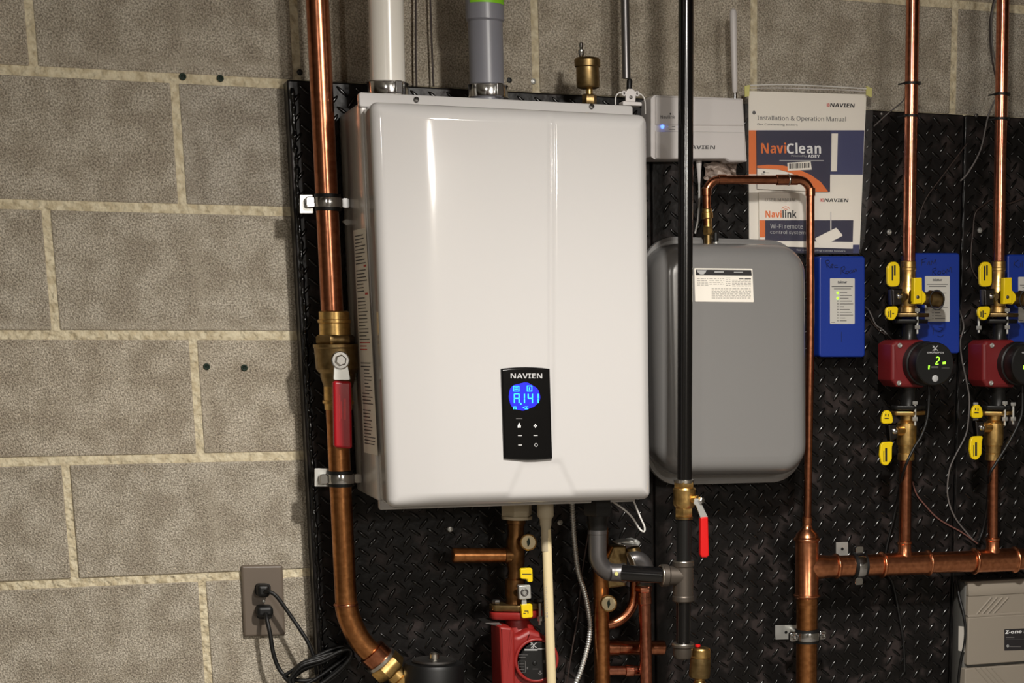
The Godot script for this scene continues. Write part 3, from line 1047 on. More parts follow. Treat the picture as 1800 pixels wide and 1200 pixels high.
func left_pipe() -> void:
	var z := 0.112
	var top := P(557.8, 0, z)
	var bot := P(606, 1012, z)
	var r := R(580, 400, z, 20.3)
	var dir := (bot - top).normalized()
	var o := thing("thick_copper_pipe", "thick vertical copper pipe left of the boiler, ending in a 45 degree elbow", "pipe", bot)
	part(o, "upper_pipe", G.new().tube(PackedVector3Array([reach(top, bot, TOP), reach(top, bot, P(588, 575, z).y)]), r, 40), M.copper)
	part(o, "lower_pipe", G.new().tube(PackedVector3Array([reach(top, bot, P(588, 690, z).y), reach(top, bot, P(606, 1075, z).y)]), r, 40), M.copper_dull)
	var el := bend(line([[608.2, 1058], [613, 1108], [662, 1156]], z), 0.045, 10)
	part(o, "elbow", G.new().tube(el, r * 1.07, 40), M.copper_dull)
	part(o, "solder_ring", G.new().torus(P(608, 1062, z), dir, r * 1.03, r * 0.13, 40), M.copper)
	var d2 := (el[el.size() - 1] - el[el.size() - 2]).normalized()
	part(o, "solder_ring", G.new().torus(el[el.size() - 1] - d2 * 0.004, d2, r * 1.05, r * 0.13, 40), M.copper)
	# the sleeve of darker sticker low on the upper pipe
	pipe_clamp("zinc clamp on the thick copper pipe, upper of two, beside the boiler top", P(576.3, 356, z), dir, r, Vector3.RIGHT, rect(527, 342, 551, 375), z - 0.012)
	pipe_clamp("zinc clamp on the thick copper pipe, lower of two, beside the boiler bottom", P(599, 841, z), dir, r, Vector3.RIGHT, rect(553, 823, 582, 855), z - 0.012)
	# brass union at the bottom
	o = thing("brass_union", "brass union under the elbow of the thick copper pipe at the bottom edge", "pipe fitting", P(690, 1180, z))
	part(o, "sleeve", turned([[652, 1143, 44], [653, 1144, 51], [668, 1158.5, 51], [670, 1160, 46]], z), M.copper, "copper sleeve")
	part(o, "collar", turned([[668, 1158, 58], [672, 1162, 58]], z), M.solder)
	part(o, "nut", hexagon([672, 1162], [691, 1180], 60, z), M.brass)
	part(o, "tail", turned([[690, 1179, 34], [700, 1189, 36], [701, 1190, 44], [730, 1217, 44]], z), M.brass)
	# ball valve
	o = thing("large_ball_valve", "large brass ball valve with hanging red lever in the thick copper pipe", "valve", P(593, 640, z))
	part(o, "upper_collar", turned([[587, 546, 45], [587, 548, 54], [587.5, 561, 54], [587.5, 562, 59], [588, 567, 59], [588, 568, 55], [589, 589, 55]], z, 36), M.brass)
	part(o, "hex_nut", hexagon([589, 588], [590, 606], 70, z), M.brass_old)
	part(o, "body", turned([[591, 604, 60], [591, 605, 82], [591, 610, 82], [591.5, 612, 79], [593, 648, 76], [594, 655, 66]], z, 40), M.brass_old)
	part(o, "lower_neck", turned([[594, 654, 62], [594, 664, 61], [594, 680, 50]], z, 36), M.brass_old)
	part(o, "lower_collar", turned([[594, 678, 50], [594, 703, 50], [594, 704, 55], [594, 709, 55], [594, 710, 49], [595, 720, 48], [595, 721, 42]], z, 36), M.brass)
	var front := z + R(590, 630, z, 41)
	var st := P(598.5, 633, front + 0.014)
	part(o, "stem", G.new().lathe(Vector3(st.x, st.y, front - 0.008), Vector3.BACK, PackedVector2Array([Vector2(0.012, 0), Vector2(0.012, 0.02)]), 20), M.brass)
	part(o, "stem_nut", G.new().loft(ngon(0.0095, 6, 0.3), Transform3D(Basis(), Vector3(st.x, st.y, front + 0.013)), PackedVector2Array([Vector2(0, 0), Vector2(0, 0.006), Vector2(0.0018, 0.0078)]), 0.9), M.chrome)
	part(o, "washer", G.new().lathe(Vector3(st.x, st.y, front + 0.010), Vector3.BACK, PackedVector2Array([Vector2(0.0148, 0), Vector2(0.0148, 0.0035), Vector2(0.013, 0.0045)]), 24), M.chrome)
	var lev := part(o, "lever", plate([[588, 630], [609, 630], [616.5, 668], [586, 668]], front + 0.008, front + 0.0115, 3.0, 0.0008), M.zinc, "bare metal lever strip")
	var grip := part(lev, "grip", plate([[585.5, 669], [618, 670], [619.5, 789], [587.5, 786]], front + 0.003, front + 0.015, 5.0, 0.004), M.red_handle, "red plastic grip")
	grip.set_meta("label", "red plastic grip")
	print_on(lev, "grip_print", [[604, 700, 608, 738], [596.5, 694, 598, 740], [599, 705, 600.2, 736]], front + 0.0153, M.red_grip)

func metal_clip() -> void:
	var z := BOARD
	var c := P(614, 390, 0.075)
	var o := thing("metal_clip", "small oval shiny metal clip on the board under the upper clamp of the thick pipe", "clip", c)
	part(o, "oval_plate", plate([[601, 389], [607, 385], [616, 384], [627, 389], [620, 395], [609, 396]], 0.071, 0.075, 2.0, 0.0012), M.zinc)
	part(o, "stud", G.new().tube(PackedVector3Array([Vector3(c.x, c.y, z), Vector3(c.x, c.y, 0.072)]), 0.003, 8), M.zinc)

func outlet() -> void:
	var pl := P(463, 1056, 0.0)
	var o := thing("outlet_plate", "brown double wall outlet with cover plate left of the board", "outlet", pl)
	part(o, "cover_plate", plate([[423.5, 994], [497, 993], [502, 1117], [429, 1119]], -0.001, 0.009, 4.0, 0.004), M.brown_plastic)
	for e in [[462, 1036], [465, 1077]]:
		part(o, "socket_face", plate([[e[0] - 14, e[1] - 11], [e[0] + 14, e[1] - 11], [e[0] + 14, e[1] + 11], [e[0] - 14, e[1] + 11]], 0.008, 0.0102, 7.0, 0.0006), M.black_plastic, "dark socket face")
	screw_head(o, P(463.5, 1056.5, 0.009), 0.0028, M.zinc)
	# plugs with their cords
	o = thing("upper_plug", "black plug with cord in the upper socket of the brown outlet", "plug", P(463, 1038, 0.011))
	part(o, "plug_body", plate([[452, 1028], [474, 1028], [475, 1050], [453, 1050]], 0.0102, 0.036, 6.0, 0.006), M.rubber)
	part(o, "cord", G.new().tube(smooth(line([[466, 1040, 0.036], [474, 1040, 0.044], [488, 1050, 0.047], [513, 1085, 0.05], [530, 1110, 0.055], [543, 1132, 0.058], [553, 1160, 0.058], [556, 1184, 0.052]])), R(500, 1100, 0.05, 3.4), 12), M.rubber)
	o = thing("lower_plug", "black plug with cord in the lower socket of the brown outlet", "plug", P(466, 1077, 0.011))
	part(o, "plug_body", plate([[451, 1066], [480, 1065], [482, 1084], [452, 1086]], 0.0102, 0.034, 7.0, 0.006), M.rubber)
	part(o, "cord", G.new().tube(smooth(line([[467, 1078, 0.034], [470, 1092, 0.045], [475, 1115, 0.05], [480, 1146, 0.05], [490, 1174, 0.05], [505, 1190, 0.055], [530, 1196, 0.058], [556, 1194, 0.056]])), R(480, 1110, 0.05, 3.8), 12), M.rubber)
	# the slack, bundled
	o = thing("cord_bundle", "bundle of coiled black power cord at the bottom of the board left edge", "cord", P(560, 1200, 0.06))
	for i in 8:
		var a := rng.randf_range(-7, 7)
		var b := rng.randf_range(-8, 8)
		var zz := 0.05 + 0.006 * i
		part(o, "loop", G.new().tube(smooth(line([[506 + b, 1194 + a, zz], [530, 1176 + a - i, zz + 0.004], [565 + b, 1158 + a, zz], [600 + a, 1142 + b * 0.6, zz], [616 + a * 0.5, 1142 + a * 0.6, zz + 0.003], [614 + a * 0.5, 1156 + b * 0.5, zz + 0.004], [590 + b, 1180 + a, zz], [555 + a, 1204 + b, zz], [520, 1212 + a, zz], [506 + b, 1194 + a, zz]]), 5), 0.0031, 8), M.rubber)

func dial(o: Node3D, px: float, py: float, z: float, size: float) -> void:
	var c := P(px, py, z)
	var r := R(px, py, z, size)
	var out := Vector3(-0.22, 0.08, 1).normalized()
	part(o, "gauge_case", G.new().lathe(c - out * 0.035, out, PackedVector2Array([Vector2(0.006, 0), Vector2(0.006, 0.02), Vector2(r * 0.92, 0.022), Vector2(r, 0.026), Vector2(r, 0.035), Vector2(r * 0.88, 0.037), Vector2(r * 0.84, 0.0345)]), 28), M.brass, "brass dial thermometer case")
	part(o, "gauge_face", G.new().lathe(c - out * 0.0006, out, PackedVector2Array([Vector2(r * 0.83, 0), Vector2(r * 0.83, 0.0009)]), 28), M.cream, "pale dial face")
	var f := along(c + out * 0.0003, out)
	part(o, "gauge_pointer", G.new().slab(PackedVector2Array([Vector2(-0.0012, -r * 0.6), Vector2(0.003, -r * 0.1), Vector2(0.0012, r * 0.6), Vector2(-0.003, r * 0.1)]), f, 0.0007), M.anchor_green)

func under_boiler() -> void:
	# outlet tee, with thermometer and isolation valve
	var z := 0.15
	var o := thing("boiler_outlet_tee", "dull bronze tee under the boiler with capped copper stub and dial thermometer", "pipe fitting", P(907, 1000, z))
	part(o, "union_nut", hexagon([907.5, 868], [908.5, 908], 56, z), M.cream_dark, "pale union nut")
	part(o, "union_rim", turned([[908.5, 907, 54], [908.5, 912, 53], [908.5, 913, 40]], z), M.cream_dark)
	part(o, "tee_body", turned([[907, 910, 34], [907, 920, 34], [907, 921, 30], [907, 940, 28], [907, 950, 33], [906.5, 990, 32], [906, 1000, 26], [905.5, 1022, 26]], z, 32), M.bronze)
	part(o, "branch", turned([[906, 975.5, 30], [888, 975.5, 30], [887, 975.5, 27]], z), M.bronze)
	part(o, "capped_stub", turned([[892, 975.5, 25.5], [797, 975.5, 26.5], [795.5, 975.5, 24], [795, 975.5, 5]], z), M.copper_dull, "copper stub with closed end")
	part(o, "gauge_stem", G.new().tube(PackedVector3Array([P(907, 953, z), P(925, 953, z + 0.025)]), 0.0085, 14), M.bronze)
	dial(o, 929, 953, z + 0.045, 14.5)
	o = thing("pump_valve", "dull brass flanged valve with yellow lever plates above the red bottom pump", "valve", P(906, 1060, z))
	part(o, "valve_body", turned([[905.5, 1016, 28], [905.5, 1018, 35], [905.5, 1044, 35], [905.5, 1054, 31], [905.5, 1060, 34]], z, 32), M.bronze)
	part(o, "flange", G.new().slab(rounded(PackedVector2Array([Vector2(-0.046, -0.013), Vector2(0, -0.034), Vector2(0.046, -0.013), Vector2(0.046, 0.013), Vector2(0, 0.034), Vector2(-0.046, 0.013)]), 0.012), Transform3D(Basis(Vector3.RIGHT, Vector3.FORWARD, Vector3.UP), P(907, 1070, z)), 0.0105, 0.0015, true), M.brass_old)
	part(o, "stem", G.new().tube(PackedVector3Array([P(906, 1041, z + 0.01), P(921, 1041, z + 0.038)]), 0.007, 12), M.brass_old)
	var zl := z + 0.046
	part(o, "lever_hub", plate([[912, 1029], [933, 1028], [934, 1052], [913, 1054]], zl - 0.012, zl, 2.0, 0.0015), M.zinc)
	part(o, "hub_bolt", G.new().torus(P(922, 1041, zl), Vector3.BACK, 0.0055, 0.0016, 18), M.steel_dull)
	part(o, "lever_strip", plate([[918, 1050], [925, 1050], [926, 1064], [917, 1064]], zl - 0.008, zl - 0.004, 1.0), M.zinc)
	var y := part(o, "yellow_lever", plate([[915, 999], [936, 998], [937, 1023], [928, 1023], [927, 1018], [915, 1017]], zl - 0.01, zl - 0.002, 3.5, 0.0015), M.yellow, "yellow plastic lever plate")
	print_on(y, "mark", [[918, 1008, 934, 1009.6]], zl - 0.0017, M.ink_dark)
	y = part(o, "yellow_lever", plate([[916, 1062], [936, 1061], [937, 1085], [918, 1087]], zl - 0.01, zl - 0.002, 3.5, 0.0015), M.yellow, "yellow plastic lever plate")
	print_on(y, "mark", [[922, 1073, 929, 1074.5], [927.5, 1074, 929, 1078], [920, 1077, 924, 1078.4]], zl - 0.0017, M.ink_dark)
	for e in [[872, 1054], [946, 1052]]:
		part(o, "flange_bolt", hexagon([e[0], e[1]], [e[0], e[1] + 7], 15, z), M.steel_dull)
	part(o, "nut", hexagon([949, 1083], [949, 1091], 9, z + 0.02), M.zinc)
	part(o, "bolt", turned([[949, 1060, 5], [949, 1098, 5]], z + 0.02), M.zinc)
	# the red pump at the bottom edge
	o = thing("bottom_pump", "bright red circulator pump with black round face at the bottom edge", "pump", P(930, 1180, z))
	part(o, "flange", G.new().slab(rounded(PackedVector2Array([Vector2(-0.046, -0.013), Vector2(0, -0.034), Vector2(0.046, -0.013), Vector2(0.046, 0.013), Vector2(0, 0.034), Vector2(-0.046, 0.013)]), 0.012), Transform3D(Basis(Vector3.RIGHT, Vector3.FORWARD, Vector3.UP), P(907, 1085, z)), 0.0130, 0.0025, true), M.red_iron)
	part(o, "neck", turned([[907, 1083, 40], [908, 1092, 40], [912, 1108, 60], [918, 1125, 70], [925, 1150, 76], [930, 1220, 76]], z - 0.01, 32), M.red_iron)
	part(o, "motor_block", plate([[879, 1101], [900, 1103], [908, 1118], [930, 1106], [950, 1112], [974, 1128], [979, 1150], [979, 1172], [972, 1215], [950, 1235], [882, 1235]], z - 0.03, z + 0.04, 5.0, 0.008), M.red_iron)
	part(o, "side_rib", plate([[878, 1101], [899, 1103], [905, 1110], [906, 1235], [883, 1235]], z, z + 0.052, 3.0, 0.004), M.red_iron)
	part(o, "face_rim", G.new().torus(P(943, 1160, z + 0.048), Vector3.BACK, R(943, 1160, z, 36), 0.003, 40), M.red_iron)
	var face := part(o, "round_face", G.new().lathe(P(943, 1160, z + 0.03), Vector3.BACK, PackedVector2Array([Vector2(R(943, 1160, z, 35), 0), Vector2(R(943, 1160, z, 35), 0.018), Vector2(R(943, 1160, z, 33), 0.020)]), 48), M.black_plastic, "black round pump face")
	var zf := z + 0.0504
	print_on(face, "nameplate", [[922, 1140.5, 945, 1143], [945, 1139.6, 957, 1140.8]], zf, M.ink_silver)
	part(face, "emblem", emblem(938, 1134, 5.0, zf), M.ink_silver)
	print_on(face, "printed_box", ring(911, 1161, 924, 1182, 0.9) + [[913, 1166, 922, 1167], [913, 1171, 922, 1172], [913, 1176, 922, 1177], [912, 1150, 928, 1151], [912, 1154, 924, 1155]], zf, M.ink_grey)
	print_on(face, "printed_mark", [[946, 1182, 953, 1184], [948, 1178, 951, 1186], [955, 1160, 958, 1165], [926, 1172, 928, 1176], [936, 1175, 946, 1176]], zf, M.ink_grey)
	screw_head(face, P(940, 1165, zf), 0.004, M.black_plastic)
	o = thing("grey_metal_bracket", "small bare sheet metal bracket at the upper left of the bottom pump", "bracket", P(865, 1092, z))
	part(o, "sheet", G.new().slab(pix([[846, 1091], [872, 1090], [882, 1098], [882, 1101], [866, 1096]], z), Transform3D(Basis(), Vector3(0, 0, z - 0.03)), 0.055, 0.0008), M.steel_dull)
	part(o, "fold", plate([[874, 1096], [880, 1098], [877, 1106], [872, 1104]], z + 0.02, z + 0.026, 1.0, 0.0005), M.steel_dull)
	# black round canister with a bright knob
	z = 0.13
	o = thing("black_canister", "black round canister with shiny knob on its lid at the bottom edge", "canister", P(762, 1200, z))
	part(o, "body", turned([[763, 1235, 102], [763, 1170, 104], [763, 1164, 98], [763, 1163, 60]], z, 48), M.rubber)
	part(o, "lid", turned([[763, 1165, 72], [763, 1161, 76], [763, 1158, 70], [763, 1157, 20]], z, 40), M.steel_dull, "metal lid rim")
	part(o, "knob", turned([[763.5, 1160, 12], [763.5, 1156, 18], [763.5, 1149, 17], [763.5, 1146, 10], [763.5, 1145.5, 2]], z, 20), M.solder, "shiny knob")
	# cream drain pipe
	z = 0.222
	o = thing("cream_drain_pipe", "cream plastic drain pipe hanging from the boiler bottom", "pipe", P(968, 1200, z))
	var a := P(960.3, 930, z)
	var b := P(969.5, 1205, z)
	part(o, "pipe", G.new().tube(PackedVector3Array([a, reach(a, b, 0.35)]), R(960, 1000, z, 8.3), 28), M.cream)
	part(o, "adapter", turned([[958.4, 880, 29], [959, 906, 29], [959, 909, 26], [959.5, 912, 21], [960, 922, 20], [960.2, 927, 17], [960.3, 968, 16.9]], z), M.cream_dark, "dull cream socket adapter")
	part(o, "fine_print", strip_print(956.5, 1030, 959.5, 1085, z), M.print_pale)
	# flexible metal conduit
	var p := smooth(line([[1005, 870, 0.17], [1007.5, 918, 0.165], [1009.5, 948, 0.16], [1016, 1002, 0.15], [1027.5, 1041, 0.14], [1035.5, 1082, 0.13], [1037, 1108, 0.13], [1032, 1140, 0.13], [1021, 1178, 0.14], [1011, 1204, 0.14], [1002, 1235, 0.14]]), 24)
	var q := PackedVector3Array()
	var rr := PackedFloat32Array()
	var rad := R(1020, 1040, 0.14, 4.6)
	# even spacing along the way, for the ribs
	var walk := 0.0
	for i in p.size() - 1:
		var l := p[i].distance_to(p[i + 1])
		while walk < l:
			q.append(p[i].lerp(p[i + 1], walk / l))
			rr.append(rad * (1.0 if rr.size() % 4 < 2 else 0.76))
			walk += 0.00115
		walk -= l
	o = thing("flexible_conduit", "ribbed flexible metal conduit curving down from the boiler bottom", "conduit", q[q.size() - 1])
	part(o, "ribbed_hose", G.new().tube(q, rr, 14), M.zinc)
	var w := smooth(line([[1040, 905, 0.12], [1033, 945, 0.11], [1023, 1007, 0.10], [1016, 1081, 0.10], [1006, 1138, 0.10], [996, 1200, 0.10], [990, 1235, 0.10]]))
	o = thing("brown_wire", "thin brown wire hanging beside the ribbed flexible conduit", "wire", w[w.size() - 1])
	part(o, "strand", G.new().tube(w, 0.0015, 8), M.wire_brown)
	w = smooth(line([[1113, 878, 0.22], [1120, 896, 0.225], [1127, 912, 0.23], [1133, 926, 0.23], [1132, 934, 0.23], [1124, 929, 0.225], [1112, 910, 0.22], [1098, 896, 0.215], [1078, 882, 0.21]]))
	o = thing("white_wire", "white wire looping out of the boiler bottom right corner", "wire", w[w.size() / 2])
	part(o, "strand", G.new().tube(w, R(1120, 910, 0.22, 1.7), 8), M.wire_white)

func strip_print(x0: float, y0: float, x1: float, y1: float, z: float) -> G:
	var g := G.new()
	var y := y0
	while y < y1:
		var h := rng.randf_range(1.5, 4.0)
		var a := P(x0 + (y - y0) * 0.033, y, z)
		var b := P(x1 + (y - y0) * 0.033, y + h, z)
		var c := P(960.3 + (y - 930) * 0.0335, y, z)
		var r := R(960, 1000, 0.222, 8.3) + 0.0002
		var za := c.z + sqrt(maxf(r * r - (a.x - c.x) ** 2, 0.0))
		var zb := c.z + sqrt(maxf(r * r - (b.x - c.x) ** 2, 0.0))
		g.flat([Vector3(a.x, a.y, za), Vector3(b.x, a.y, zb), Vector3(b.x, b.y, zb), Vector3(a.x, b.y, za)], Vector3(-0.4, 0, 0.9))
		y += h + rng.randf_range(1.0, 2.5)
	return g

# the little crossed emblem on the pump faces
func emblem(px: float, py: float, s: float, z: float) -> G:
	var g := G.new()
	for e in [[-1, 1, 1, -1], [-1, -1, 1, 0.9], [-0.3, 1.1, 0.2, 0.2], [-1, -0.1, -0.4, -0.9]]:
		g.tube(PackedVector3Array([P(px + e[0] * s, py + e[1] * s, z), P(px + e[2] * s, py + e[3] * s, z)]), R(px, py, z, s * 0.17), 6)
	return g

func gas_line() -> void:
	var z := 0.30
	var t := P(1206, 0, z)
	var b := P(1203.5, 848, z)
	var r := R(1205, 400, z, 13.8)
	var o := thing("black_gas_pipe", "tall glossy black iron pipe standing in front of the grey tank", "pipe", b)
	part(o, "pipe", G.new().tube(PackedVector3Array([reach(t, b, TOP), b]), r, 36), M.iron_black)
	o = thing("gas_valve", "brass ball valve with hanging red lever under the tall black pipe", "valve", P(1203, 880, z))
	part(o, "upper_nut", hexagon([1202.5, 845], [1202.5, 858], 38, z), M.brass)
	part(o, "upper_ring", turned([[1202.5, 842, 28], [1202.5, 843, 36], [1202.5, 848, 36]], z), M.solder)
	part(o, "body", turned([[1203, 857, 38], [1203, 860, 41], [1203, 872, 38], [1203, 884, 41], [1203, 888, 38], [1203, 893, 30]], z, 32), M.brass)
	part(o, "lower_nut", hexagon([1202.5, 891], [1202.5, 909], 33, z), M.brass)
	part(o, "lower_ring", turned([[1202.5, 908, 32], [1202.5, 912, 31]], z), M.brass_old)
	part(o, "stem", G.new().tube(PackedVector3Array([P(1210, 877, z + 0.005), P(1227, 878, z + 0.022)]), R(1220, 877, z, 7.5), 16), M.brass)
	var zl := z + 0.03
	part(o, "stem_nut", G.new().loft(ngon(R(1231, 879, zl, 6.5), 6), along(P(1228, 879, zl - 0.006), Vector3(0.5, 0.05, 1)), PackedVector2Array([Vector2(0.001, 0), Vector2(0, 0.001), Vector2(0, 0.009), Vector2(0.0018, 0.0105)]), 0.9), M.chrome)
	var lev := part(o, "lever", G.new().slab(rounded(pix([[1220, 885], [1225, 890], [1232, 911], [1245, 909], [1235, 888], [1230, 876], [1222, 876]], zl), 0.001), Transform3D(Basis(), Vector3(0, 0, zl - 0.004)), 0.003, 0.0006), M.zinc, "bare metal lever strip")
	part(lev, "grip", plate([[1232, 909], [1245, 908], [1247, 976], [1243, 980], [1234, 980], [1231.5, 975]], zl - 0.008, zl + 0.001, 2.5, 0.0025), M.red_grip, "red plastic grip")
	o = thing("gas_nipple", "dark iron pipe length between the brass gas valve and the iron tee", "pipe", P(1202, 950, z))
	part(o, "pipe", turned([[1202.5, 908, 27], [1202, 990, 26.5]], z), M.iron_matt)
	o = thing("iron_tee", "grey cast iron tee below the brass gas valve with red lever", "pipe fitting", P(1201, 1022, z))
	part(o, "run", turned([[1201, 985.5, 26], [1201, 986, 36], [1201, 987, 38.5], [1201, 994, 38.5], [1201, 996, 35.5], [1201, 1046, 35.5], [1201, 1048, 38], [1201, 1055, 38], [1201, 1057, 34]], z, 32), M.iron_cast)
	part(o, "branch", turned([[1200, 1012, 34], [1175, 1011.5, 34], [1172, 1011.5, 40], [1164, 1011, 40], [1162, 1011, 36], [1161, 1011, 28]], z, 32), M.iron_cast)
	part(o, "top_rim", G.new().torus(P(1201, 986.5, z), Vector3.UP, R(1201, 986, z, 16.8), 0.0022, 32), M.solder, "bright worn rim")
	part(o, "side_rim", G.new().torus(P(1163, 1011, z), Vector3.RIGHT, R(1163, 1011, z, 17.0), 0.0022, 32), M.solder, "bright worn rim")
	o = thing("black_cross_pipe", "short black pipe running level into the side of the iron tee", "pipe", P(1130, 1010, z))
	part(o, "pipe", G.new().tube(line([[1094, 1006.5, z - 0.03], [1166, 1011, z]]), R(1130, 1010, z, 14.3), 28), M.iron_black)
	o = thing("drip_leg", "short dark pipe with capped end hanging below the iron tee", "pipe", P(1201, 1140, z))
	part(o, "pipe", turned([[1201.5, 1052, 25.5], [1201, 1134, 24.5]], z), M.iron_black)
	part(o, "cap", turned([[1200.5, 1129.5, 26], [1200.5, 1131, 38], [1200.5, 1136, 38.5], [1200.5, 1138, 34], [1200, 1150, 33], [1200, 1156, 28], [1200, 1158.5, 14]], z, 32), M.iron_cast, "rounded iron end cap")
	part(o, "cap_rim", G.new().torus(P(1200.5, 1131, z), Vector3.UP, R(1200, 1131, z, 17.5), 0.0022, 32), M.solder, "bright worn rim")
	# union and elbow from the boiler
	z = 0.25
	o = thing("grey_gas_elbow", "dark union and grey elbow dropping from the boiler to the black cross pipe", "pipe fitting", P(1051, 960, z))
	part(o, "union_nut", hexagon([1051, 868], [1051, 906], 54, z), M.iron_matt)
	part(o, "union_neck", turned([[1051, 904, 42], [1051, 908, 40], [1050.5, 925, 36], [1050.5, 931, 33]], z), M.iron_matt)
	part(o, "elbow", G.new().tube(bend(line([[1050, 930], [1050.5, 1005], [1078, 1006]], z), 0.032, 10), R(1050, 960, z, 16), 28), M.iron_grey)
	part(o, "band", turned([[1050, 931, 34], [1050, 938, 34], [1050, 939, 31]], z), M.iron_grey)
	part(o, "socket", turned([[1072, 1006, 30], [1077, 1006, 31], [1092, 1006.5, 32], [1094, 1006.5, 34], [1097, 1006.5, 34], [1098, 1006.5, 29]], z + 0.012), M.iron_grey)
	part(o, "socket_rim", G.new().torus(P(1097, 1006.5, z + 0.013), Vector3.RIGHT, R(1097, 1006, z, 15.5), 0.0024, 28), M.solder)
	part(o, "yellow_dot", G.new().lathe(P(1083.5, 1008, z + 0.029), Vector3(0, 0, 1), PackedVector2Array([Vector2(0.0035, -0.001), Vector2(0.0035, 0.0008)]), 14), M.tape_yellow)
	# air vent beside the drip leg
	z = 0.29
	o = thing("lower_air_vent", "brass air vent with small red cap beside the capped drip leg", "air vent", P(1228, 1200, z))
	part(o, "stem", turned([[1230, 1235, 22], [1230, 1200, 22], [1230, 1196, 17], [1230, 1190, 17]], z), M.brass)
	part(o, "chamber", turned([[1229, 1193, 22], [1229, 1190, 34], [1229, 1187, 37], [1230, 1156, 35.5], [1231.5, 1155, 33], [1232, 1153, 33], [1232.5, 1152, 32], [1233, 1140, 32], [1233, 1138, 28], [1233, 1137, 8]], z, 36), M.brass_old)
	part(o, "lid_ring", turned([[1231.5, 1155, 33], [1231.5, 1154, 34.5], [1231.5, 1141, 34.5], [1231.5, 1138.5, 31], [1231.5, 1138, 8]], z + 0.001, 36), M.brass)
	part(o, "red_cap", turned([[1226.5, 1139, 6], [1226.5, 1137, 6], [1226.5, 1136, 9.5], [1226.5, 1133, 9.5], [1226.5, 1132, 6]], z, 16), M.red_grip, "small red cap")

func copper_cluster() -> void:
	var z := 0.13
	var o := thing("copper_manifold_pipe", "vertical copper pipe behind the flexible conduit with dial thermometer and stubs", "pipe", P(1058, 1200, z))
	var a := P(1055, 925, z)
	var b := P(1059, 1205, z)
	part(o, "pipe", G.new().tube(PackedVector3Array([a, reach(a, b, 0.3)]), R(1057, 1100, z, 13.8), 32), M.copper_dull)
	part(o, "gauge_stem", G.new().tube(PackedVector3Array([P(1058, 1060, z), P(1068, 1060, z + 0.03)]), 0.008, 14), M.bronze)
	dial(o, 1070, 1060.5, z + 0.045, 14.5)
	part(o, "curved_branch", G.new().tube(bend(line([[1060, 1098], [1116, 1094], [1116.5, 1010]], z), 0.055, 12), R(1090, 1090, z, 9.3), 24), M.copper)
	part(o, "capped_stub", turned([[1060, 1138, 27.5], [1083, 1138, 28.5], [1084, 1138, 26], [1166, 1138, 26], [1168, 1138, 22], [1168.3, 1138, 4]], z - 0.02, 28), M.copper, "level copper stub with closed end")
	part(o, "stub_socket", turned([[1068, 1138, 29], [1086, 1138, 29], [1087, 1138, 26]], z - 0.0195, 28), M.copper)
	part(o, "lower_branch", turned([[1060, 1178.5, 17], [1098, 1178.5, 17], [1099, 1178.5, 21], [1112, 1178.5, 22], [1114, 1178.5, 18], [1134, 1178.5, 18]], z, 24), M.copper_red)
	o = thing("second_copper_pipe", "copper pipe right of the manifold pipe, rising to just under the black cross pipe", "pipe", P(1136, 1200, z + 0.02))
	a = P(1133, 1035, z + 0.03)
	b = P(1136, 1205, z + 0.03)
	part(o, "pipe", G.new().tube(PackedVector3Array([a, reach(a, b, 0.3)]), R(1134, 1100, z, 10.8), 28), M.copper_red)
	part(o, "socket", turned([[1133, 1062, 22], [1133, 1060, 26], [1133, 1049, 26], [1133, 1048, 24.5], [1132.5, 1040, 24.5]], z + 0.03), M.copper_red)
	part(o, "rim_nut", hexagon([1131.5, 1040], [1131.5, 1028], 30, z + 0.03), M.copper_red)
	part(o, "solder_rim", turned([[1131.5, 1028.5, 27], [1131.5, 1026, 24]], z + 0.03), M.solder)
	z = 0.15
	o = thing("brass_port_block", "olive brass block with oval grey cap and silver elbow behind the black cross pipe", "pipe fitting", P(1090, 1000, z))
	part(o, "block", plate([[1078, 961], [1101, 960], [1103, 985], [1100, 1030], [1070, 1034], [1066, 990]], z - 0.03, z + 0.01, 2.0, 0.003), M.brass_old)
	part(o, "neck", turned([[1112, 962, 24], [1113, 970, 26], [1115, 978, 26]], z + 0.005, 24), M.brass_old)
	part(o, "oval_cap", plate([[1083, 955], [1100, 950], [1120, 948], [1127, 953], [1124, 960], [1092, 958]], z - 0.012, z + 0.02, 3.0, 0.003), M.zinc)
	part(o, "elbow", G.new().tube(bend(line([[1109, 985], [1128, 976], [1137, 1006]], z + 0.05), 0.02, 8), R(1120, 985, z, 14), 24), M.iron_grey)
	part(o, "elbow_rim", G.new().torus(P(1110, 984.5, z + 0.05), P(1128, 976, 0) - P(1109, 985, 0), R(1110, 982, z, 14), 0.0024, 24), M.solder)

